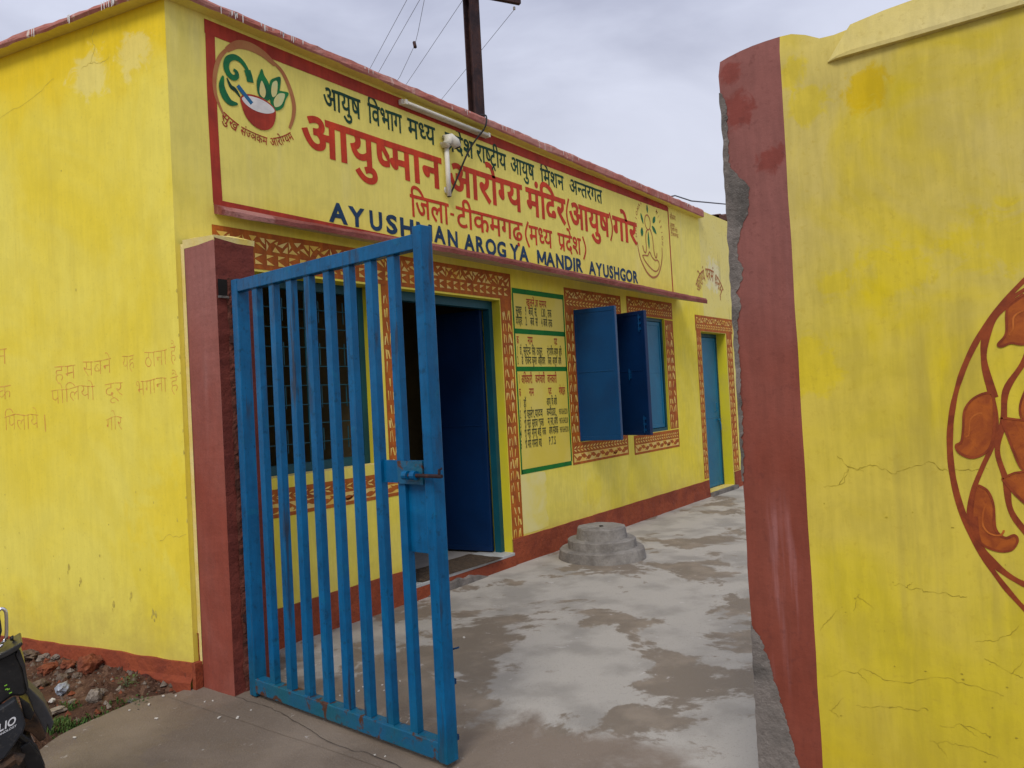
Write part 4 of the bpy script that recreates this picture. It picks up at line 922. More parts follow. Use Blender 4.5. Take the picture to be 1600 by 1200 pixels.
# bare cement where the plaster has gone
def Fw(d):
    def F(y, z, e=0): return (XW-d-e*.00006, y, z)
    return F
def rag(pts, k=6, a=.006):
    out = []
    for (p, q) in zip(pts, pts[1:]+pts[:1]):
        for i in range(k):
            t = i/k; y = p[0]+(q[0]-p[0])*t; z = p[1]+(q[1]-p[1])*t
            s = a if y < -3.145 else 0
            out.append((y + s*mnoise.noise((y*60, z*40, 2)), z + s*mnoise.noise((y*60, z*40, 9))))
    return out
mb = MB(); Fx = Fw(.0022)
def strip(left, right, m=M_cement):
    """ragged-edged patch given by its left edge x and right edge per height"""
    k = len(left); vsl = [Fx(y, z) for y, z in left] + [Fx(y, z) for y, z in right]; mb.add(vsl, [(i, i+1, i+1+k, i+k) for i in range(k-1)], m)
def ragstrip(prof):
    zs_ = [prof[0][0] + (prof[-1][0]-prof[0][0])*i/170 for i in range(171)]; l = []; r_ = []
    for z in zs_:
        for (a, b), (c_, d) in zip(prof, prof[1:]):
            if min(a, c_) <= z <= max(a, c_): w = b+(d-b)*(z-a)/(c_-a); break
        l.append((-3.1305+.004*mnoise.noise((z*5, 2, 8))+.004*mnoise.noise((z*23, 2, 8)), z)); r_.append((-3.132-w-.007*mnoise.noise((z*26, 1, 0))-.007*mnoise.noise((z*66, 1, 0))-.004*mnoise.noise((z*170, 1, 0)), z))
    strip(l, r_)
ragstrip([(2.44, .004), (2.40, .020), (2.20, .018), (2.17, .042), (2.12, .078), (2.04, .068), (1.98, .036), (1.92, .026), (1.87, .042), (1.83, .034), (1.80, .016), (1.77, .030), (1.67, .012), (1.5, .014), (1.2, .006)])
ragstrip([(.76, .004), (.73, .012), (.686, .040), (.552, .074), (.421, .105), (.329, .128), (.15, .19), (0.0, .19)])
mb.build('bare_cement_patch', bw, base=W0)
mb = MB(); Fx2 = Fw(.0012); rnd = random.Random(2)
for l in [[(-3.421, 1.281), (-3.466, 1.242), (-3.519, 1.252), (-3.576, 1.234), (-3.658, 1.264), (-3.704, 1.241), (-3.80, 1.25)], [(-3.555, .918), (-3.622, .907), (-3.733, .901)], [(-3.649, .536), (-3.711, .552), (-3.765, .534)],
          [(-3.615, .488), (-3.708, .496), (-3.78, .478)], [(-3.746, .781), (-3.798, .797), (-3.827, .814), (-3.839, .828)], [(-3.619, .574), (-3.538, .567), (-3.435, .549)], [(-3.766, .738), (-3.849, .701)],
          [(-3.354, .526), (-3.383, .509)], [(-3.34, .758), (-3.379, .801)], [(-3.35, .62), (-3.46, .66), (-3.55, .64), (-3.66, .67), (-3.80, .65)], [(-3.46, .88), (-3.44, .83)], [(-3.45, 1.24), (-3.43, 1.20), (-3.38, 1.19)]]:
    p = [(y+.006*mnoise.noise((y*45, z*30, 1))+.003*mnoise.noise((y*130, z*90, 1)), z+.009*mnoise.noise((y*45, z*30, 7))+.004*mnoise.noise((y*140, z*90, 7))) for y, z in smooth_path(l, 16)]
    vs2, fs2 = ribbon2(p, [.0003+.0030*abs(mnoise.noise((q[0]*34, q[1]*20, 2))) for q in p]); mb.add([Fx2(*q) for q in vs2], fs2, M_crack)
    for _b in range(1):
        i_ = rnd.randrange(3, len(p)-3); b0 = p[i_]; dy, dz = rnd.uniform(-.05, -.01), rnd.uniform(-.05, .05)
        br = [(b0[0]+dy*k/8+.004*mnoise.noise((k*1.7, b0[0]*40, 1)), b0[1]+dz*k/8+.004*mnoise.noise((k*1.7, b0[0]*40, 5))) for k in range(9)]
        vs2, fs2 = ribbon2(br, [.0016*(1-k/9) for k in range(9)]); mb.add([Fx2(q[0], q[1], 3) for q in vs2], fs2, M_crack)
for _ in range(46):     # scuffs and pits
    y, z = rnd.uniform(-4.1, -3.36), rnd.uniform(.15, 1.25); r = rnd.uniform(.0008, .0028)
    mb.poly([Fx2(y+r*rnd.uniform(.5, 2.2)*math.cos(q), z+r*math.sin(q)*rnd.uniform(.5, 1.2)) for q in [k*1.047 for k in range(6)]], M_crack)
mb.build('plaster_cracks', bw, base=W0)
# mural
mb = MB(); MC = (-4.335, 1.285); Fm1, Fm2 = Fw(.0010), Fw(.0020)
def pol(r, a): return (MC[0] + r*math.cos(a), MC[1] + r*math.sin(a))
def turn(pts, a): return [(MC[0]+(y-MC[0])*math.cos(a)-(z-MC[1])*math.sin(a), MC[1]+(y-MC[0])*math.sin(a)+(z-MC[1])*math.cos(a)) for y, z in pts]
def mline(pts, w, closed=False, n=6, m=M_murall, F=Fm1):
    p = smooth_path(pts, n, closed); p = p + [p[0]] if closed else p
    e = nexte(); vs2, fs2 = ribbon2(p, [w*(1+.45*mnoise.noise((q[0]*14, q[1]*14, 1))) for q in p]); mb.add([F(q[0], q[1], e) for q in vs2], fs2, m)
def mleaf(pts, a=0):
    lf = smooth_path(turn(pts, a), 5, True); e = nexte(); mb.poly([Fm1(q[0], q[1], e) for q in lf], M_mural); mline(lf, .006, True, 2, M_murall, Fm2)
    c_ = [sum(q[k] for q in lf)/len(lf) for k in (0, 1)]; mline([(c_[0]+(q[0]-c_[0])*.45, c_[1]+(q[1]-c_[1])*.45) for q in lf[:len(lf)//2]], .004, False, 2, mat('mural_stroke_light', (.50, .14, .02), .65, (.36, .08, .01), 20, .5, bump=.05), Fm2)
mline([pol(.6216, 2*math.pi*i/40) for i in range(40)], .015, True)
mline([pol(.512*(1-.02*(i % 2)), 2*math.pi*i/40+.02) for i in range(40)], .014, True)
VINE = [(-3.904, 1.699), (-3.845, 1.656), (-3.821, 1.607), (-3.806, 1.54), (-3.816, 1.455), (-3.823, 1.387), (-3.816, 1.319), (-3.787, 1.251), (-3.761, 1.182), (-3.751, 1.104), (-3.771, 1.037), (-3.801, .988), (-3.863, .948), (-3.95, .92)]
LEAF1 = [(-3.932, 1.7), (-3.904, 1.699), (-3.867, 1.67), (-3.86, 1.604), (-3.841, 1.576), (-3.848, 1.569), (-3.869, 1.576), (-3.897, 1.571), (-3.926, 1.589), (-3.939, 1.646)]
LEAF2 = [(-3.819, 1.446), (-3.782, 1.439), (-3.755, 1.406), (-3.748, 1.354), (-3.742, 1.32), (-3.729, 1.309), (-3.737, 1.289), (-3.766, 1.277), (-3.8, 1.294), (-3.817, 1.336), (-3.822, 1.395)]
LEAF3 = [(-3.769, 1.198), (-3.755, 1.147), (-3.752, 1.087), (-3.775, 1.046), (-3.811, 1.03), (-3.84, 1.035), (-3.855, 1.059), (-3.849, 1.074), (-3.827, 1.066), (-3.807, 1.09), (-3.807, 1.149), (-3.798, 1.183), (-3.784, 1.198)]
TRI1 = [(-3.836, 1.382), (-3.913, 1.367), (-3.985, 1.335), (-3.905, 1.225), (-3.879, 1.244), (-3.866, 1.268)]
TRI2 = [(-3.83, 1.222), (-3.879, 1.241), (-3.96, 1.215), (-3.93, 1.137), (-3.875, 1.16)]
LF4 = [(-3.935, 1.535), (-3.89, 1.443), (-3.879, 1.402), (-3.886, 1.376), (-3.92, 1.39), (-3.95, 1.46)]
for k in range(6):
    a_ = R(60*k); mline(turn(VINE, a_), .013, False)
    mleaf(LEAF2, a_); mleaf(LEAF1 if k == 1 else LEAF3, 0 if k == 1 else a_)
    for T in (TRI1, TRI2, LF4):
        q_ = turn(T, a_); e = nexte(); mb.poly([Fm1(y, z, e) for y, z in q_], M_mural); mline(q_+[q_[0]], .006, False, 3, M_murall, Fm2)
mline([pol(.19, 2*math.pi*i/20) for i in range(20)], .012, True); mb.poly([Fm2(*pol(.10, 2*math.pi*i/20)) for i in range(20)], M_mural)
mb.build('floral_mural', bw, base=W0)

# ------------------------------------------------------------------ iron gate leaf
H = Vector((-.125, -.415)); Fp = Vector((-.222, -1.868)); gl = (Fp-H).length
gate = thing('iron_gate', 'blue painted iron bar gate leaf hanging on the maroon pillar, rusty along its foot', 'gate', (H.x, H.y, 0), math.atan2(Fp.y-H.y, Fp.x-H.x))
def gp(mb, name, **k): return mb.build(name, gate, **k)
ZB, ZT = .035, 2.205
mb = MB(); mb.box((-.012, -.030, ZB-.02), (.045, .040, ZT+.005), M_blue); gp(mb, 'stile', bevel=.004)
mb = MB(); mb.box((gl-.052, -.032, ZB-.005), (gl, .034, ZT+.03), M_blue); s_free = gp(mb, 'stile', bevel=.004)
mb = MB(); mb.box((.0455, -.030, ZT-.065), (gl-.0525, .014, ZT), M_blue)
gp(mb, 'top_rail', bevel=.004)
mb = MB(); mb.box((.0455, -.031, ZB), (gl-.0525, .026, ZB+.075), M_bluerust); gp(mb, 'bottom_rail', bevel=.004)
for i in range(8):
    x = .045 + (gl-.052-.045)*(i+1)/9 - .024; mb = MB(); mb.box((x, -.022, ZB+.0755), (x+.045, .014, ZT-.0655), M_blue)
    for zz in (ZB+.0755, ZT-.0655): mb.tube([(x-.003, -.0235, zz), (x+.048, -.0235, zz)], .0035, M_bluerust, 6)
    mb.v = [(p[0]+.004*mnoise.noise((i*3.3, p[2]*.6, 1)), p[1]+.003*mnoise.noise((i*5.3, p[2]*.6, 4)), p[2]) for p in mb.v]
    bar_ = gp(mb, 'bar', bevel=.003)
    if i == 6: xb7 = x
    if i == 7: xb8 = x
mb = MB(); mb.box((xb7+.046, -.006, 1.165), (gl-.053, .002, 1.262), M_blue); gp(mb, 'lock_strap')
mb = MB(); mb.box((xb8+.046, -.004, .875), (gl-.053, .003, 1.164), M_blue); gp(mb, 'lock_plate')
mb = MB(); mb.box((xb8+.012, -.031, 1.165), (gl-.062, -.0225, 1.262), M_bluerust)
mb.tube([(xb8+.07, -.055, 1.205), (gl+.075, -.055, 1.205)], .008, M_rust, 8)
for x in (xb8+.078, xb8+.125): mb.tube([(x, -.055, 1.205), (x+.028, -.055, 1.205)], .019, M_blue, 12)
mb.tube([(gl+.06, -.055, 1.205), (gl+.062, -.055, 1.232), (gl+.075, -.055, 1.236)], .006, M_rust, 6); gp(mb, 'slide_bolt')
mb = MB(); mb.tube([(gl-.030, .044, .02), (gl-.030, .044, .44)], .008, M_door, 8); mb.tube([(gl-.030, .044, .44), (gl-.030, .044, .47), (gl+.012, .055, .485)], .004, M_door, 6)
for z in (.10, .33): mb.box((gl-.046, .0345, z), (gl-.014, .056, z+.022), M_door)
gp(mb, 'drop_bolt')
mb = MB()
for z in (.35, 1.85): mb.tube([(-.012, .0, z), (-.012, .0, z+.10)], .014, M_rust, 8); mb.box((-.11, -.005, z+.03), (-.014, .006, z+.07), M_rust)
gp(mb, 'hinge')

# ------------------------------------------------------------------ stepped cement base, mat
pc = (3.37, -.54, .06)
ped = thing('stepped_pedestal', 'three-tiered round grey cement base standing on the courtyard floor', 'pedestal', pc)
for k_, pr in enumerate(([(.392, -.03), (.385, .0), (.372, .085), (.362, .094), (.28, .098)], [(.305, .092), (.298, .165), (.288, .174), (.20, .177)], [(.226, .172), (.212, .262), (.205, .272), (.185, .276), (.05, .268)])):
    mb = MB(); mb.lathe(pr, M_ped, pc, 40, .035, k_*3+1)
    if k_ == 2: mb.lathe([(.022, .2755), (.016, .277)], mat('hole_shade', (.012, .010, .009)), pc, 10)  # small hole in the top drawn by its shade, a dark disc
    mb.build('tier', ped, base=pc)
mb = MB(); vs = []; fs = []
for i in range(25):
    for j in range(9):
        x = 1.60+.93*i/24; y = -.02+.36*j/8 - .05*(i/24); vs.append((x, y, .1795+.006+.006*mnoise.noise((x*9, y*9, 0)) - (.003 if j in (0, 8) or i in (0, 24) else 0)))
for i in range(24):
    for j in range(8): fs.append((i*9+j, (i+1)*9+j, (i+1)*9+j+1, i*9+j+1))
mb.add(vs, fs, M_mat); sk = [vs[i*9] for i in range(25)]; mb.add(sk+[(p[0], p[1], .177) for p in sk], [(i, i+25, i+26, i+1) for i in range(24)], M_mat)
sk = [vs[24*9+j] for j in range(9)]; mb.add(sk+[(p[0], p[1], .177) for p in sk], [(i, i+1, i+10, i+9) for i in range(8)], M_mat)
tag(mb.build('door_mat'), 'brown coir door mat lying on the marble door sill', 'mat')

# ------------------------------------------------------------------ pole, wires, shed roof behind
pp = (6.47, 3.0, 0)
pole = thing('utility_pole', 'dark rusted iron utility pole with a cross-arm rising behind the clinic', 'pole', pp)
mb = MB()
for a in ((-.11, -.07, 0), (-.11, .05, 0)): mb.box((pp[0]-.11, pp[1]+a[1], 0), (pp[0]+.11, pp[1]+a[1]+.02, 8.6), M_rust)
mb.box((pp[0]-.012, pp[1]-.05, 0), (pp[0]+.012, pp[1]+.05, 8.6), M_rust); mb.build('post', pole, base=pp)
A = Vector((7.146, 2.684, 7.60)); arm_dir = Vector((A.x-6.62, A.y-2.97, 0)).normalized()
for z, la in ((7.58, .62), (8.15, .62)):
    mb = MB(); rot = Matrix.Rotation(math.atan2(arm_dir.y, arm_dir.x), 3, 'Z'); mb.box((-la, -.035, -.035), (la+.10, .035, .035), M_rust, rot, (6.52, 2.92, z))
    arm = mb.build('cross_arm', pole, base=pp)
    if z < 8:
        mb = MB(); mb.tube([(A.x, A.y, 7.54), (A.x, A.y, 7.50)], .02, M_plast, 8); mb.build('insulator', arm, base=pp)
wd = Vector((.51, .86, 0))
for k_, (x, y, z, lab) in enumerate(((5.97, 3.84, 7.6, 'thin overhead wire crossing the sky furthest from the pole'), (6.10, 3.70, 7.6, 'second thin overhead wire in from the left, close beside the first'), (6.54, 3.22, 7.6, 'overhead wire meeting the sky edge just left of the pole'), (7.146, 2.684, 7.50, 'overhead wire leaving the insulator at the cross-arm tip'))):
    p0 = Vector((x, y, z)) - wd*(3.5 if k_ < 3 else 0); path = []
    for i in range(26):
        t = i/25; q = p0 + wd*(26*t); q.z -= .03*4*t*(1-t); path.append(q)
    mb = MB(); mb.tube(path, .0038, M_wireg, 5); tag(mb.build('overhead_wire'), lab, 'wire', 'overhead wires')
mb = MB(); mb.tube([(6.15, 3.64, 7.6), (6.6, 4.2, 7.45), (7.13, 4.76, 7.6), (7.88, 5.85, 7.6), (16, 19.7, 7.6)], .0038, M_wireg, 5); mb.tube([(7.115, 4.74, 7.55), (7.15, 4.79, 7.66)], .03, M_rust, 6)
tag(mb.build('overhead_wire'), 'sagging overhead wire with a knotted joint halfway down the sky', 'wire', 'overhead wires')
mb = MB(); mb.tube([(7.0, 3.0, 4.05), (8.94, 1.0, 4.60), (9.6, 1.0, 4.63), (11.24, 1.0, 4.86), (16, 1.2, 5.6)], .012, M_wireg, 5); tag(mb.build('overhead_wire'), 'single service wire running low over the far end of the roof', 'wire', 'overhead wires')
sp0 = (12, 2.6, 0); shed = thing('tin_shed', 'shed behind the clinic of which only its rusty sheet roof edge shows', 'shed', sp0)
mb = MB(); mb.box((10.7, 1.2, 0), (13.4, 4, 4.4), M_front); mb.build('wall', shed, base=sp0)
mb = MB(); vs = []
for i in range(41):
    x = 10.55+3.0*i/40; vs += [(x, .9, 4.53+.02*math.sin(i*1.6)+.17*(x-10.5)/1.0*.9), (x, 4.2, 4.73+.02*math.sin(i*1.6)+.16*(x-10.5))]
mb.add(vs, [(2*i, 2*i+2, 2*i+3, 2*i+1) for i in range(40)], M_iron); mb.add([(p[0], p[1], p[2]-.10) for p in vs], [(2*i, 2*i+1, 2*i+3, 2*i+2) for i in range(40)], M_iron)
fe = [p for p in vs[::2]]; mb.add(fe + [(p[0], p[1], p[2]-.10) for p in fe], [(i, i+1, i+42, i+41) for i in range(40)], M_iron); mb.build('sheet_roof', shed, base=sp0)

# ------------------------------------------------------------------ rubble, litter, plants on the verge
def rock(name, x, y, sx, sy, sz, m, label, cat, rz=0, tilt=0, boxy=0, seed=0, sink=.35, group=None, z=None):
    bm = bmesh.new(); bmesh.ops.create_icosphere(bm, subdivisions=3, radius=1)
    for v in bm.verts:
        n = v.co.normalized(); c = n.copy()
        if boxy: 
            mx_ = max(abs(n.x), abs(n.y), abs(n.z)); c = n.lerp(n/mx_, boxy)*.85
        cell = mnoise.cell_vector(n*1.15+Vector((seed*3.1, .3, 0)))
        d = 1 + .26*mnoise.noise(n*1.9+Vector((seed*3.1, 0, 0))) + .20*mnoise.noise(n*4.5+Vector((seed, 2, 0))) + .09*mnoise.noise(n*11) - .10*cell.x
        v.co = Vector((c.x*sx*d, c.y*sy*d, c.z*sz*d))
    me = bpy.data.meshes.new(name); bm.to_mesh(me); bm.free(); me.materials.append(m)
    o = bpy.data.objects.new(name, me); C.objects.link(o); zz = earth_z(x, y) if z is None else z
    o.location = (x, y, zz + sz*(1-sink*1.4)); o.rotation_euler = (tilt, tilt*.6, rz)
    return tag(o, label, cat, group)
rock('brick_fragment', -.569, .953, .075, .045, .035, M_brickf, 'orange-brown brick fragment lying flat nearest the motorcycle among the rubble', 'brick', .5, .15, .6, 1)
rock('brick_fragment', -.437, .722, .085, .065, .055, M_brickf, 'big red-brown lump of brick leaning against the foot of the red band', 'brick', .2, .3, .5, 2, .25)
rock('stone', -.574, .763, .045, .036, .034, M_stone, 'grey-brown stone in the middle of the rubble heap above the crumpled bag', 'stone', .3, .2, .2, 3)
rock('stone', -.525, .70, .036, .03, .024, M_stone, 'small grey-brown stone in front of the big brick lump', 'stone', 1.3, .2, .2, 4)
rock('stone', -.428, 1.46, .055, .05, .06, M_stone, 'dark upright stone where the red band ends behind the motorcycle', 'stone', .3, .4, .4, 5, .2)
rock('stone_slab', -.53, 1.28, .10, .06, .022, M_stone, 'flat brown stone slab near the wall beside the motorcycle', 'slab', .8, .25, .6, 6, .1)
rock('stone', -.50, 1.17, .04, .03, .02, M_stonep, 'small pale stone next to the flat brown slab', 'stone', .2, 0, .3, 7)
rock('stone', -.46, 1.10, .05, .03, .018, M_stonep, 'pale flat stone closest to the red band, right of the slab', 'stone', .9, 0, .3, 8)
rock('plaster_lump', -.627, .283, .038, .045, .045, M_stonep, 'big pale lump of crumbly plaster in the middle of the red earth', 'plaster lump', .3, .1, .1, 9, .25)
rock('plaster_lump', -.575, .315, .026, .02, .03, M_stonep, 'smaller pale plaster lump touching the right of the big one', 'plaster lump', .3, .1, .1, 10, .2)
rock('slate_chip', -.47, .185, .045, .03, .008, M_slate, 'flat grey slate chip lying by the weeds near the pillar', 'slate', .6, .15, .5, 11, .0)
rock('stone_slab', -.84, .285, .09, .03, .014, M_flakeb, 'long pale concrete sliver at the edge of the grass', 'slab', .15, .05, .6, 12, .1)
rock('plaster_lump', -.70, .37, .03, .014, .008, M_stonep, 'thin curved pale flake on the earth below the crumpled bag', 'plaster lump', .4, .05, .3, 13, 0)
rock('stone', -.76, .46, .02, .016, .014, M_chip, 'small white stone left of the crumpled bag', 'stone', .4, .05, .3, 14, 0)
rock('stone', -.68, .80, .06, .04, .03, M_stone, 'brown stone between the brick fragment and the crumpled bag', 'stone', .7, .2, .3, 15)
rock('brick_fragment', -.50, .86, .06, .05, .035, M_brickf, 'dark red brick chunk between the two other brick pieces', 'brick', 1.1, .2, .4, 16)
rock('plastic_bag', -.673, .538, .042, .032, .036, M_bag, 'crumpled shiny grey plastic bag lying on the rubble', 'bag', .5, .3, .0, 21, .1)
mb = MB(); rnd = random.Random(9)
for _ in range(2100):
    y = rnd.uniform(-.1, 2.0); x = wall_x(y) - rnd.random()**1.5*.95 - .02
    if y < edge_y(x)+.03: continue
    r = rnd.choice((.004, .005, .006, .008, .008, .012, .017, .024)); z = earth_z(x, y)+r*.25; q = rnd.uniform(0, 6)
    pts8 = [(x+r*rnd.uniform(.6, 1.2)*math.cos(q+k*1.05), y+r*rnd.uniform(.6, 1.2)*math.sin(q+k*1.05), z-r*.4) for k in range(6)]
    top = (x+rnd.uniform(-.3, .3)*r, y+rnd.uniform(-.3, .3)*r, z+r*rnd.uniform(.3, .8))
    mb.add(pts8+[top], [(k, (k+1) % 6, 6) for k in range(6)], rnd.choice((M_soil, M_stone, M_soil, M_soil, M_soil, M_brickf, M_stone, M_soil, M_stonep)))
kind(mb.build('gravel'), 'stuff')
def tuft(mb, x, y, n, h, spread, m, z=None):
    for _ in range(n):
        a = rnd.uniform(0, 6.28); r = spread*rnd.random()**.6; bx, by = x+r*math.cos(a), y+r*math.sin(a); zz = earth_z(bx, by) if z is None else z
        hh = h*rnd.uniform(.5, 1.2); la = rnd.uniform(0, 6.28); ln = hh*rnd.uniform(.2, .9); w = rnd.uniform(.0022, .0042)
        dx, dy = math.cos(la), math.sin(la); px_, py_ = -dy*w, dx*w
        p0, p1, p2 = (bx, by, zz-.004), (bx+dx*ln*.4, by+dy*ln*.4, zz+hh*.7), (bx+dx*ln, by+dy*ln, zz+hh*rnd.uniform(.6, 1))
        mb.add([(p0[0]-px_, p0[1]-py_, p0[2]), (p0[0]+px_, p0[1]+py_, p0[2]), (p1[0]+px_, p1[1]+py_, p1[2]), (p1[0]-px_, p1[1]-py_, p1[2]), p2], [(0, 1, 2, 3), (3, 2, 4)], m)
mb = MB()
for x, y, n, h, s in ((-.88, .15, 170, .030, .075), (-.90, .02, 120, .028, .05), (-.80, .07, 170, .028, .075), (-.73, .10, 130, .024, .06), (-.73, .30, 60, .022, .05), (-.93, .22, 80, .03, .05), (-.65, .13, 50, .02, .05), (-.55, .17, 50, .024, .05)): tuft(mb, x, y, n, h, s, M_grass)
kind(mb.build('grass'), 'stuff')
def weed(x, y, n, h, lab, seed):
    mb = MB(); r_ = random.Random(seed)
    for _ in range(n):
        a = r_.uniform(0, 6.28); t = r_.random(); q = r_.uniform(0, .05)+.01; z = earth_z(x, y) + h*t; c_ = Vector((x+q*math.cos(a), y+q*math.sin(a), z)); l = r_.uniform(.009, .02)
        u = Vector((math.cos(a+r_.uniform(-.8, .8)), math.sin(a), r_.uniform(-.3, .6))).normalized(); v = u.cross(Vector((0, 0, 1))).normalized()*l*.38
        mb.add([c_, c_+u*l*.5+v, c_+u*l, c_+u*l*.5-v], [(0, 1, 2, 3)], M_weed if r_.random() < .6 else M_grass)
    for _ in range(6):
        a = r_.uniform(0, 6.28); mb.tube([(x, y, earth_z(x, y)-.01), (x+.02*math.cos(a), y+.02*math.sin(a), earth_z(x, y)+h*.6), (x+.045*math.cos(a), y+.045*math.sin(a), earth_z(x, y)+h)], .0015, M_weed, 4)
    tag(mb.build('weed_plant'), lab, 'weed', 'weeds at the wall foot')
weed(-.44, .31, 60, .05, 'low green weed nearest the hollow under the red band', 1); weed(-.47, .13, 90, .055, 'bushy grey-green weed beside the slate chip', 2); weed(-.555, .05, 80, .04, 'weed spilling over the concrete edge below the slate chip', 3)
chips = [(-.371, .06), (-.475, .016), (-.335, .0), (-.391, -.489), (-.35, -.579), (-.26, -.56), (-.556, -.205), (-.57, .03), (-.887, -.072), (-.305, -.226), (-.278, -.255), (-.285, -1.54), (-.30, -1.49),
         (.027, -.848), (.052, -.87), (.172, -.914), (.227, -.999), (.186, -1.055), (.129, -.927), (.299, -1.058), (.02, -.52), (1.001, -.912), (.715, -1.064)]
rnd = random.Random(4); base_chip = None
for i, (x, y) in enumerate(chips):
    if base_chip is None:
        mb = MB(); pr = [(.017*rnd.uniform(.55, 1.15)*math.cos(k*.785), .011*rnd.uniform(.55, 1.2)*math.sin(k*.785)) for k in range(8)]
        mb.add([(a, b, 0) for a, b in pr]+[(a*.9, b*.9, .004) for a, b in pr], [(k, (k+1) % 8, 8+(k+1) % 8, 8+k) for k in range(8)]+[tuple(range(8, 16))], M_chip)
        o = base_chip = tag(mb.build('paint_flake'), 'small white flake of lime paint lying on the concrete', 'paint flake', 'white flakes on the concrete')
    else: o = base_chip.copy(); C.objects.link(o)
    s = rnd.uniform(.3, .8) if i not in (4, 1) else .95
    o.location = (x, y, max(yard_z(x) if x > -.36 else 0, 0)+undul(x, y)+.001); o.rotation_euler = (0, 0, rnd.uniform(0, 6)); o.scale = (s, s*rnd.uniform(.6, 1.2), 1)

# ------------------------------------------------------------------ motorcycle, tail end towards the gate
r_ax = Vector((.9415, -.337, 0)); f_ax = Vector((.337, .9415, 0)); O = Vector((-1.533, -1.02, 0))
bike = thing('motorcycle', 'black motorcycle parked on the street, its dusty tail and chrome rail in view', 'motorcycle', tuple(O))
def bp(s, d, z): q = O + r_ax*s + f_ax*d; return (q.x, q.y, z)
K = 1/564; KZ = 2.6/1206
def bx(px, py, d=0): return bp(px*K, d, 1.5-(py-660)*KZ)
def bb(mb, name, parent=None, **k): return mb.build(name, parent or bike, base=tuple(O), **k)
def slab(mb, pts, d0, d1, m):
    """outline in photo-side view given thickness in depth"""
    a = [bp(s, d0, z) for s, z in pts]; b = [bp(s, d1, z) for s, z in pts]; k = len(pts)
    mb.add(a+b, [tuple(range(k)), tuple(range(2*k-1, k-1, -1))]+[(i, i+k, (i+1) % k+k, (i+1) % k) for i in range(k)], m)
S = lambda l: [(x*K, 1.5-(y-660)*KZ) for x, y in l]
def wheel(cs, r):
    t = MB(); vs = []; n = 40; ring = 10
    for i in range(n):
        q = 2*math.pi*i/n
        for j in range(ring):
            w = 2*math.pi*j/ring; rr = r-.05+.05*math.cos(w); vs.append(bp(cs+rr*math.cos(q), .16+.048*math.sin(w), r+rr*math.sin(q)))
    t.add(vs, [(i*ring+j, ((i+1) % n)*ring+j, ((i+1) % n)*ring+(j+1) % ring, i*ring+(j+1) % ring) for i in range(n) for j in range(ring)], M_rubber)
    wo = bb(t, 'wheel', smooth=True); rm = MB()
    for k in range(6):
        q = k*math.pi/3; rm.tube([bp(cs, .16, r), bp(cs+(r-.08)*math.cos(q), .16, r+(r-.08)*math.sin(q))], .012, M_mud, 6)
    rm.tube([bp(cs, .08, r), bp(cs, .24, r)], .045, M_mud, 12)
    rm.tube([bp(cs+(r-.085)*math.cos(k*.2618), .16, r+(r-.085)*math.sin(k*.2618)) for k in range(25)], .016, M_mud, 6, False)
    bb(rm, 'rim', wo, smooth=True)
wheel(-.20, .30); wheel(-1.50, .30)
mb = MB(); slab(mb, S([(-60, 1010), (0, 1013), (20, 1006), (38, 999), (40, 1003), (31, 1011), (14, 1017), (0, 1020), (-60, 1026)]), -.050, .10, M_bkcream)
slab(mb, S([(31, 1011), (35, 1012), (42, 1036), (47, 1078), (44, 1080), (38, 1044), (28, 1020)]), -.035, .10, M_bkcream); bb(mb, 'tail_cowl', bevel=.003)
mb = MB(); slab(mb, S([(-70, 1024), (0, 1020), (14, 1017), (28, 1014), (36, 1034), (42, 1058), (44, 1082), (36, 1086), (20, 1082), (0, 1092), (-70, 1110)]), -.030, .20, M_bkblack); bb(mb, 'tail_body', bevel=.010)
mb = MB(); slab(mb, S([(-90, 1110), (0, 1089), (24, 1079), (31, 1096), (39, 1122), (34, 1134), (4, 1166), (-60, 1175), (-90, 1170)]), -.085, -.041, M_bkgrey); pnl = bb(mb, 'side_panel', bevel=.006)
mb = MB()
def btext(text, x0, x1, y0, y1, h, m, sl=.12):
    V, Fc_, w = shape(text, .022); xs_ = [p[0] for p in V]; lo, hi = min(xs_), max(xs_); out = []
    for x, y, k in V:
        t = (x-lo)/(hi-lo); px_ = x0+(x1-x0)*t + sl*h*y/.69; py_ = y0+(y1-y0)*t - h*y/.69; out.append(bp(px_*K, -.0866-k*.00006, 1.5-(py_-660)*KZ))
    mb.add(out, Fc_, m)
btext('LIO', -4, 23, 1124, 1116, 11.5, M_bklet); btext('i-TECHNOLOGY', -18, 24, 1134, 1121, 3.2, M_bklet)
bb(mb, 'panel_lettering', pnl)
mb = MB()
for x, y in ((10, 1063), (14, 1070), (17, 1076), (11, 1069)): mb.add([bp((x-2.2)*K, -.0325, 1.5-(y-.5-660)*KZ), bp((x+2.2)*K, -.0325, 1.5-(y-1.6-660)*KZ), bp((x+2.4)*K, -.0325, 1.5-(y-660)*KZ), bp((x-2)*K, -.0325, 1.5-(y+1-660)*KZ)], [(0, 3, 2, 1)], M_bklime)
bb(mb, 'lime_dashes')  # short lime-coloured dashes on the tail body
mb = MB(); slab(mb, S([(34, 1080), (44, 1086), (66, 1112), (74, 1122), (84, 1146), (89, 1158), (82, 1172), (77, 1160), (74, 1174), (66, 1160), (58, 1144), (47, 1122), (38, 1100)]), .10, .22, M_bkfend); bb(mb, 'rear_fender', bevel=.006)
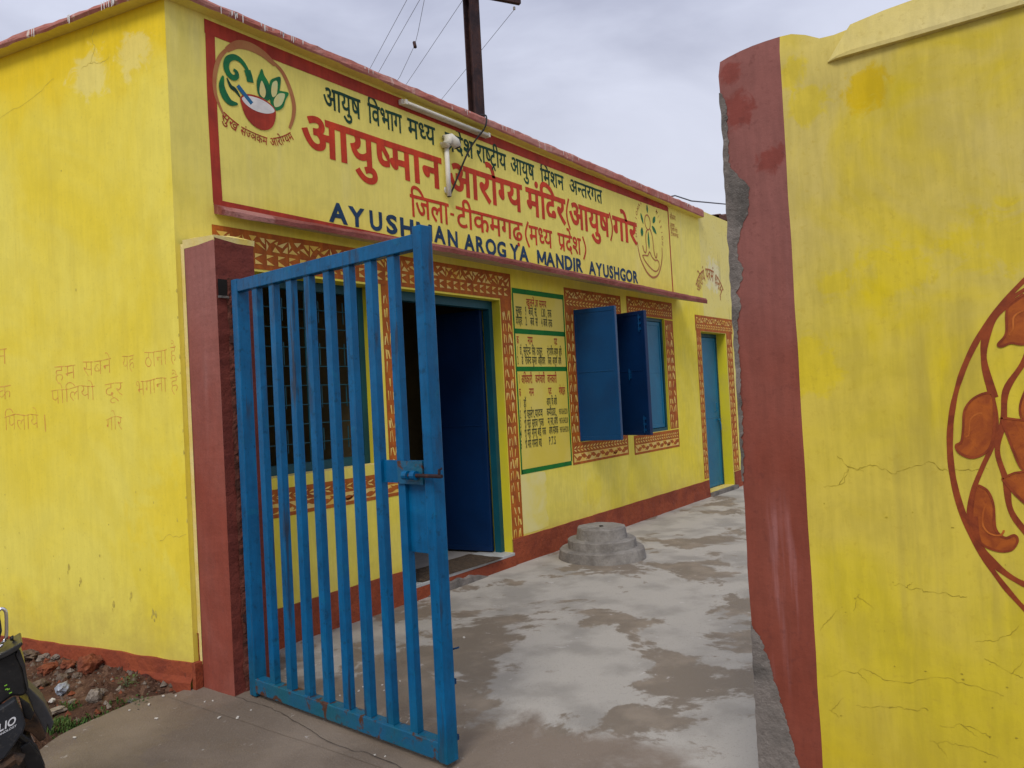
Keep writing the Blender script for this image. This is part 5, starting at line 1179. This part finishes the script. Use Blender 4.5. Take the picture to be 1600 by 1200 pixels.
mb = MB(); slab(mb, S([(30, 1086), (46, 1100), (54, 1118), (48, 1128), (38, 1122)]), -.02, .14, M_bkblack); slab(mb, S([(36, 1130), (56, 1128), (66, 1150), (74, 1172), (62, 1176), (50, 1160), (36, 1150)]), .05, .18, M_mud); slab(mb, S([(28, 1165), (44, 1160), (60, 1185), (70, 1215), (58, 1240), (40, 1210)]), -.02, .06, M_bkblack)
bb(mb, 'swing_arm', bevel=.004)
mb = MB(); mb.tube([bx(28, 1150), bx(50, 1172), bx(62, 1205)], .012, M_bkblack, 8); mb.tube([bx(-10, 1185, -.06), bx(20, 1172, -.06), bx(30, 1178, -.06)], .020, M_mud, 8); bb(mb, 'foot_peg')
mb = MB(); mb.tube(smooth_path([bx(-40, 985), bx(-12, 962), bx(4, 949), bx(10, 947), bx(15, 953), bx(15.5, 970), bx(14, 992), bx(10, 998), bx(2, 1006), bx(-30, 1014)], 4), .0055, M_chrome, 10); bb(mb, 'grab_rail', smooth=True)
mb = MB(); slab(mb, S([(-25, 958), (0, 958), (6, 964), (8, 985), (4, 998), (-25, 1006)]), .03, .12, M_bklamp); bb(mb, 'tail_lamp', bevel=.012)
mb = MB(); mb.tube([bx(20, 1000, .04), bx(26, 1000, .04)], [.006, .011], M_bkblack, 10); bb(mb, 'indicator', smooth=True)
mb = MB(); slab(mb, [(-.10, .80), (-.45, .80), (-.78, .77), (-.80, .70), (-.45, .72), (-.10, .72)], .02, .28, M_bkblack); bb(mb, 'seat', bevel=.02)
mb = MB(); slab(mb, [(-.76, .78), (-.92, .94), (-1.15, .94), (-1.25, .84), (-1.18, .70), (-.80, .68)], .02, .28, M_bkgrey); bb(mb, 'fuel_tank', bevel=.03)
mb = MB(); slab(mb, [(-.55, .62), (-1.05, .62), (-1.10, .34), (-.95, .22), (-.62, .22), (-.50, .40)], .06, .26, M_mud); bb(mb, 'engine', bevel=.02)
mb = MB()
for d in (.10, .22): mb.tube([bp(-1.50, d, .30), bp(-1.28, d, .92)], .02, M_chrome, 8)
bb(mb, 'fork', smooth=True)
mb = MB(); mb.tube([bp(-1.16, -.20, 1.02), bp(-1.26, -.05, .98), bp(-1.26, .36, .98), bp(-1.16, .52, 1.02)], .012, M_bkblack, 8); bb(mb, 'handlebar', smooth=True)
mb = MB(); mb.lathe([(.02, -.08), (.085, -.03), (.09, .02), (.05, .03)], M_bkblack, (0, 0, 0), 20)
hl = [bp(-1.36+p[2]*-1, .16+p[0], .88+p[1]) for p in mb.v]; mb.v = hl; bb(mb, 'headlight', smooth=True)
mb = MB(); mb.tube([bp(-1.50+.37*math.cos(q), .16, .30+.37*math.sin(q)) for q in [R(30+10*k) for k in range(13)]], .04, M_bkblack, 8); bb(mb, 'front_fender', smooth=True)
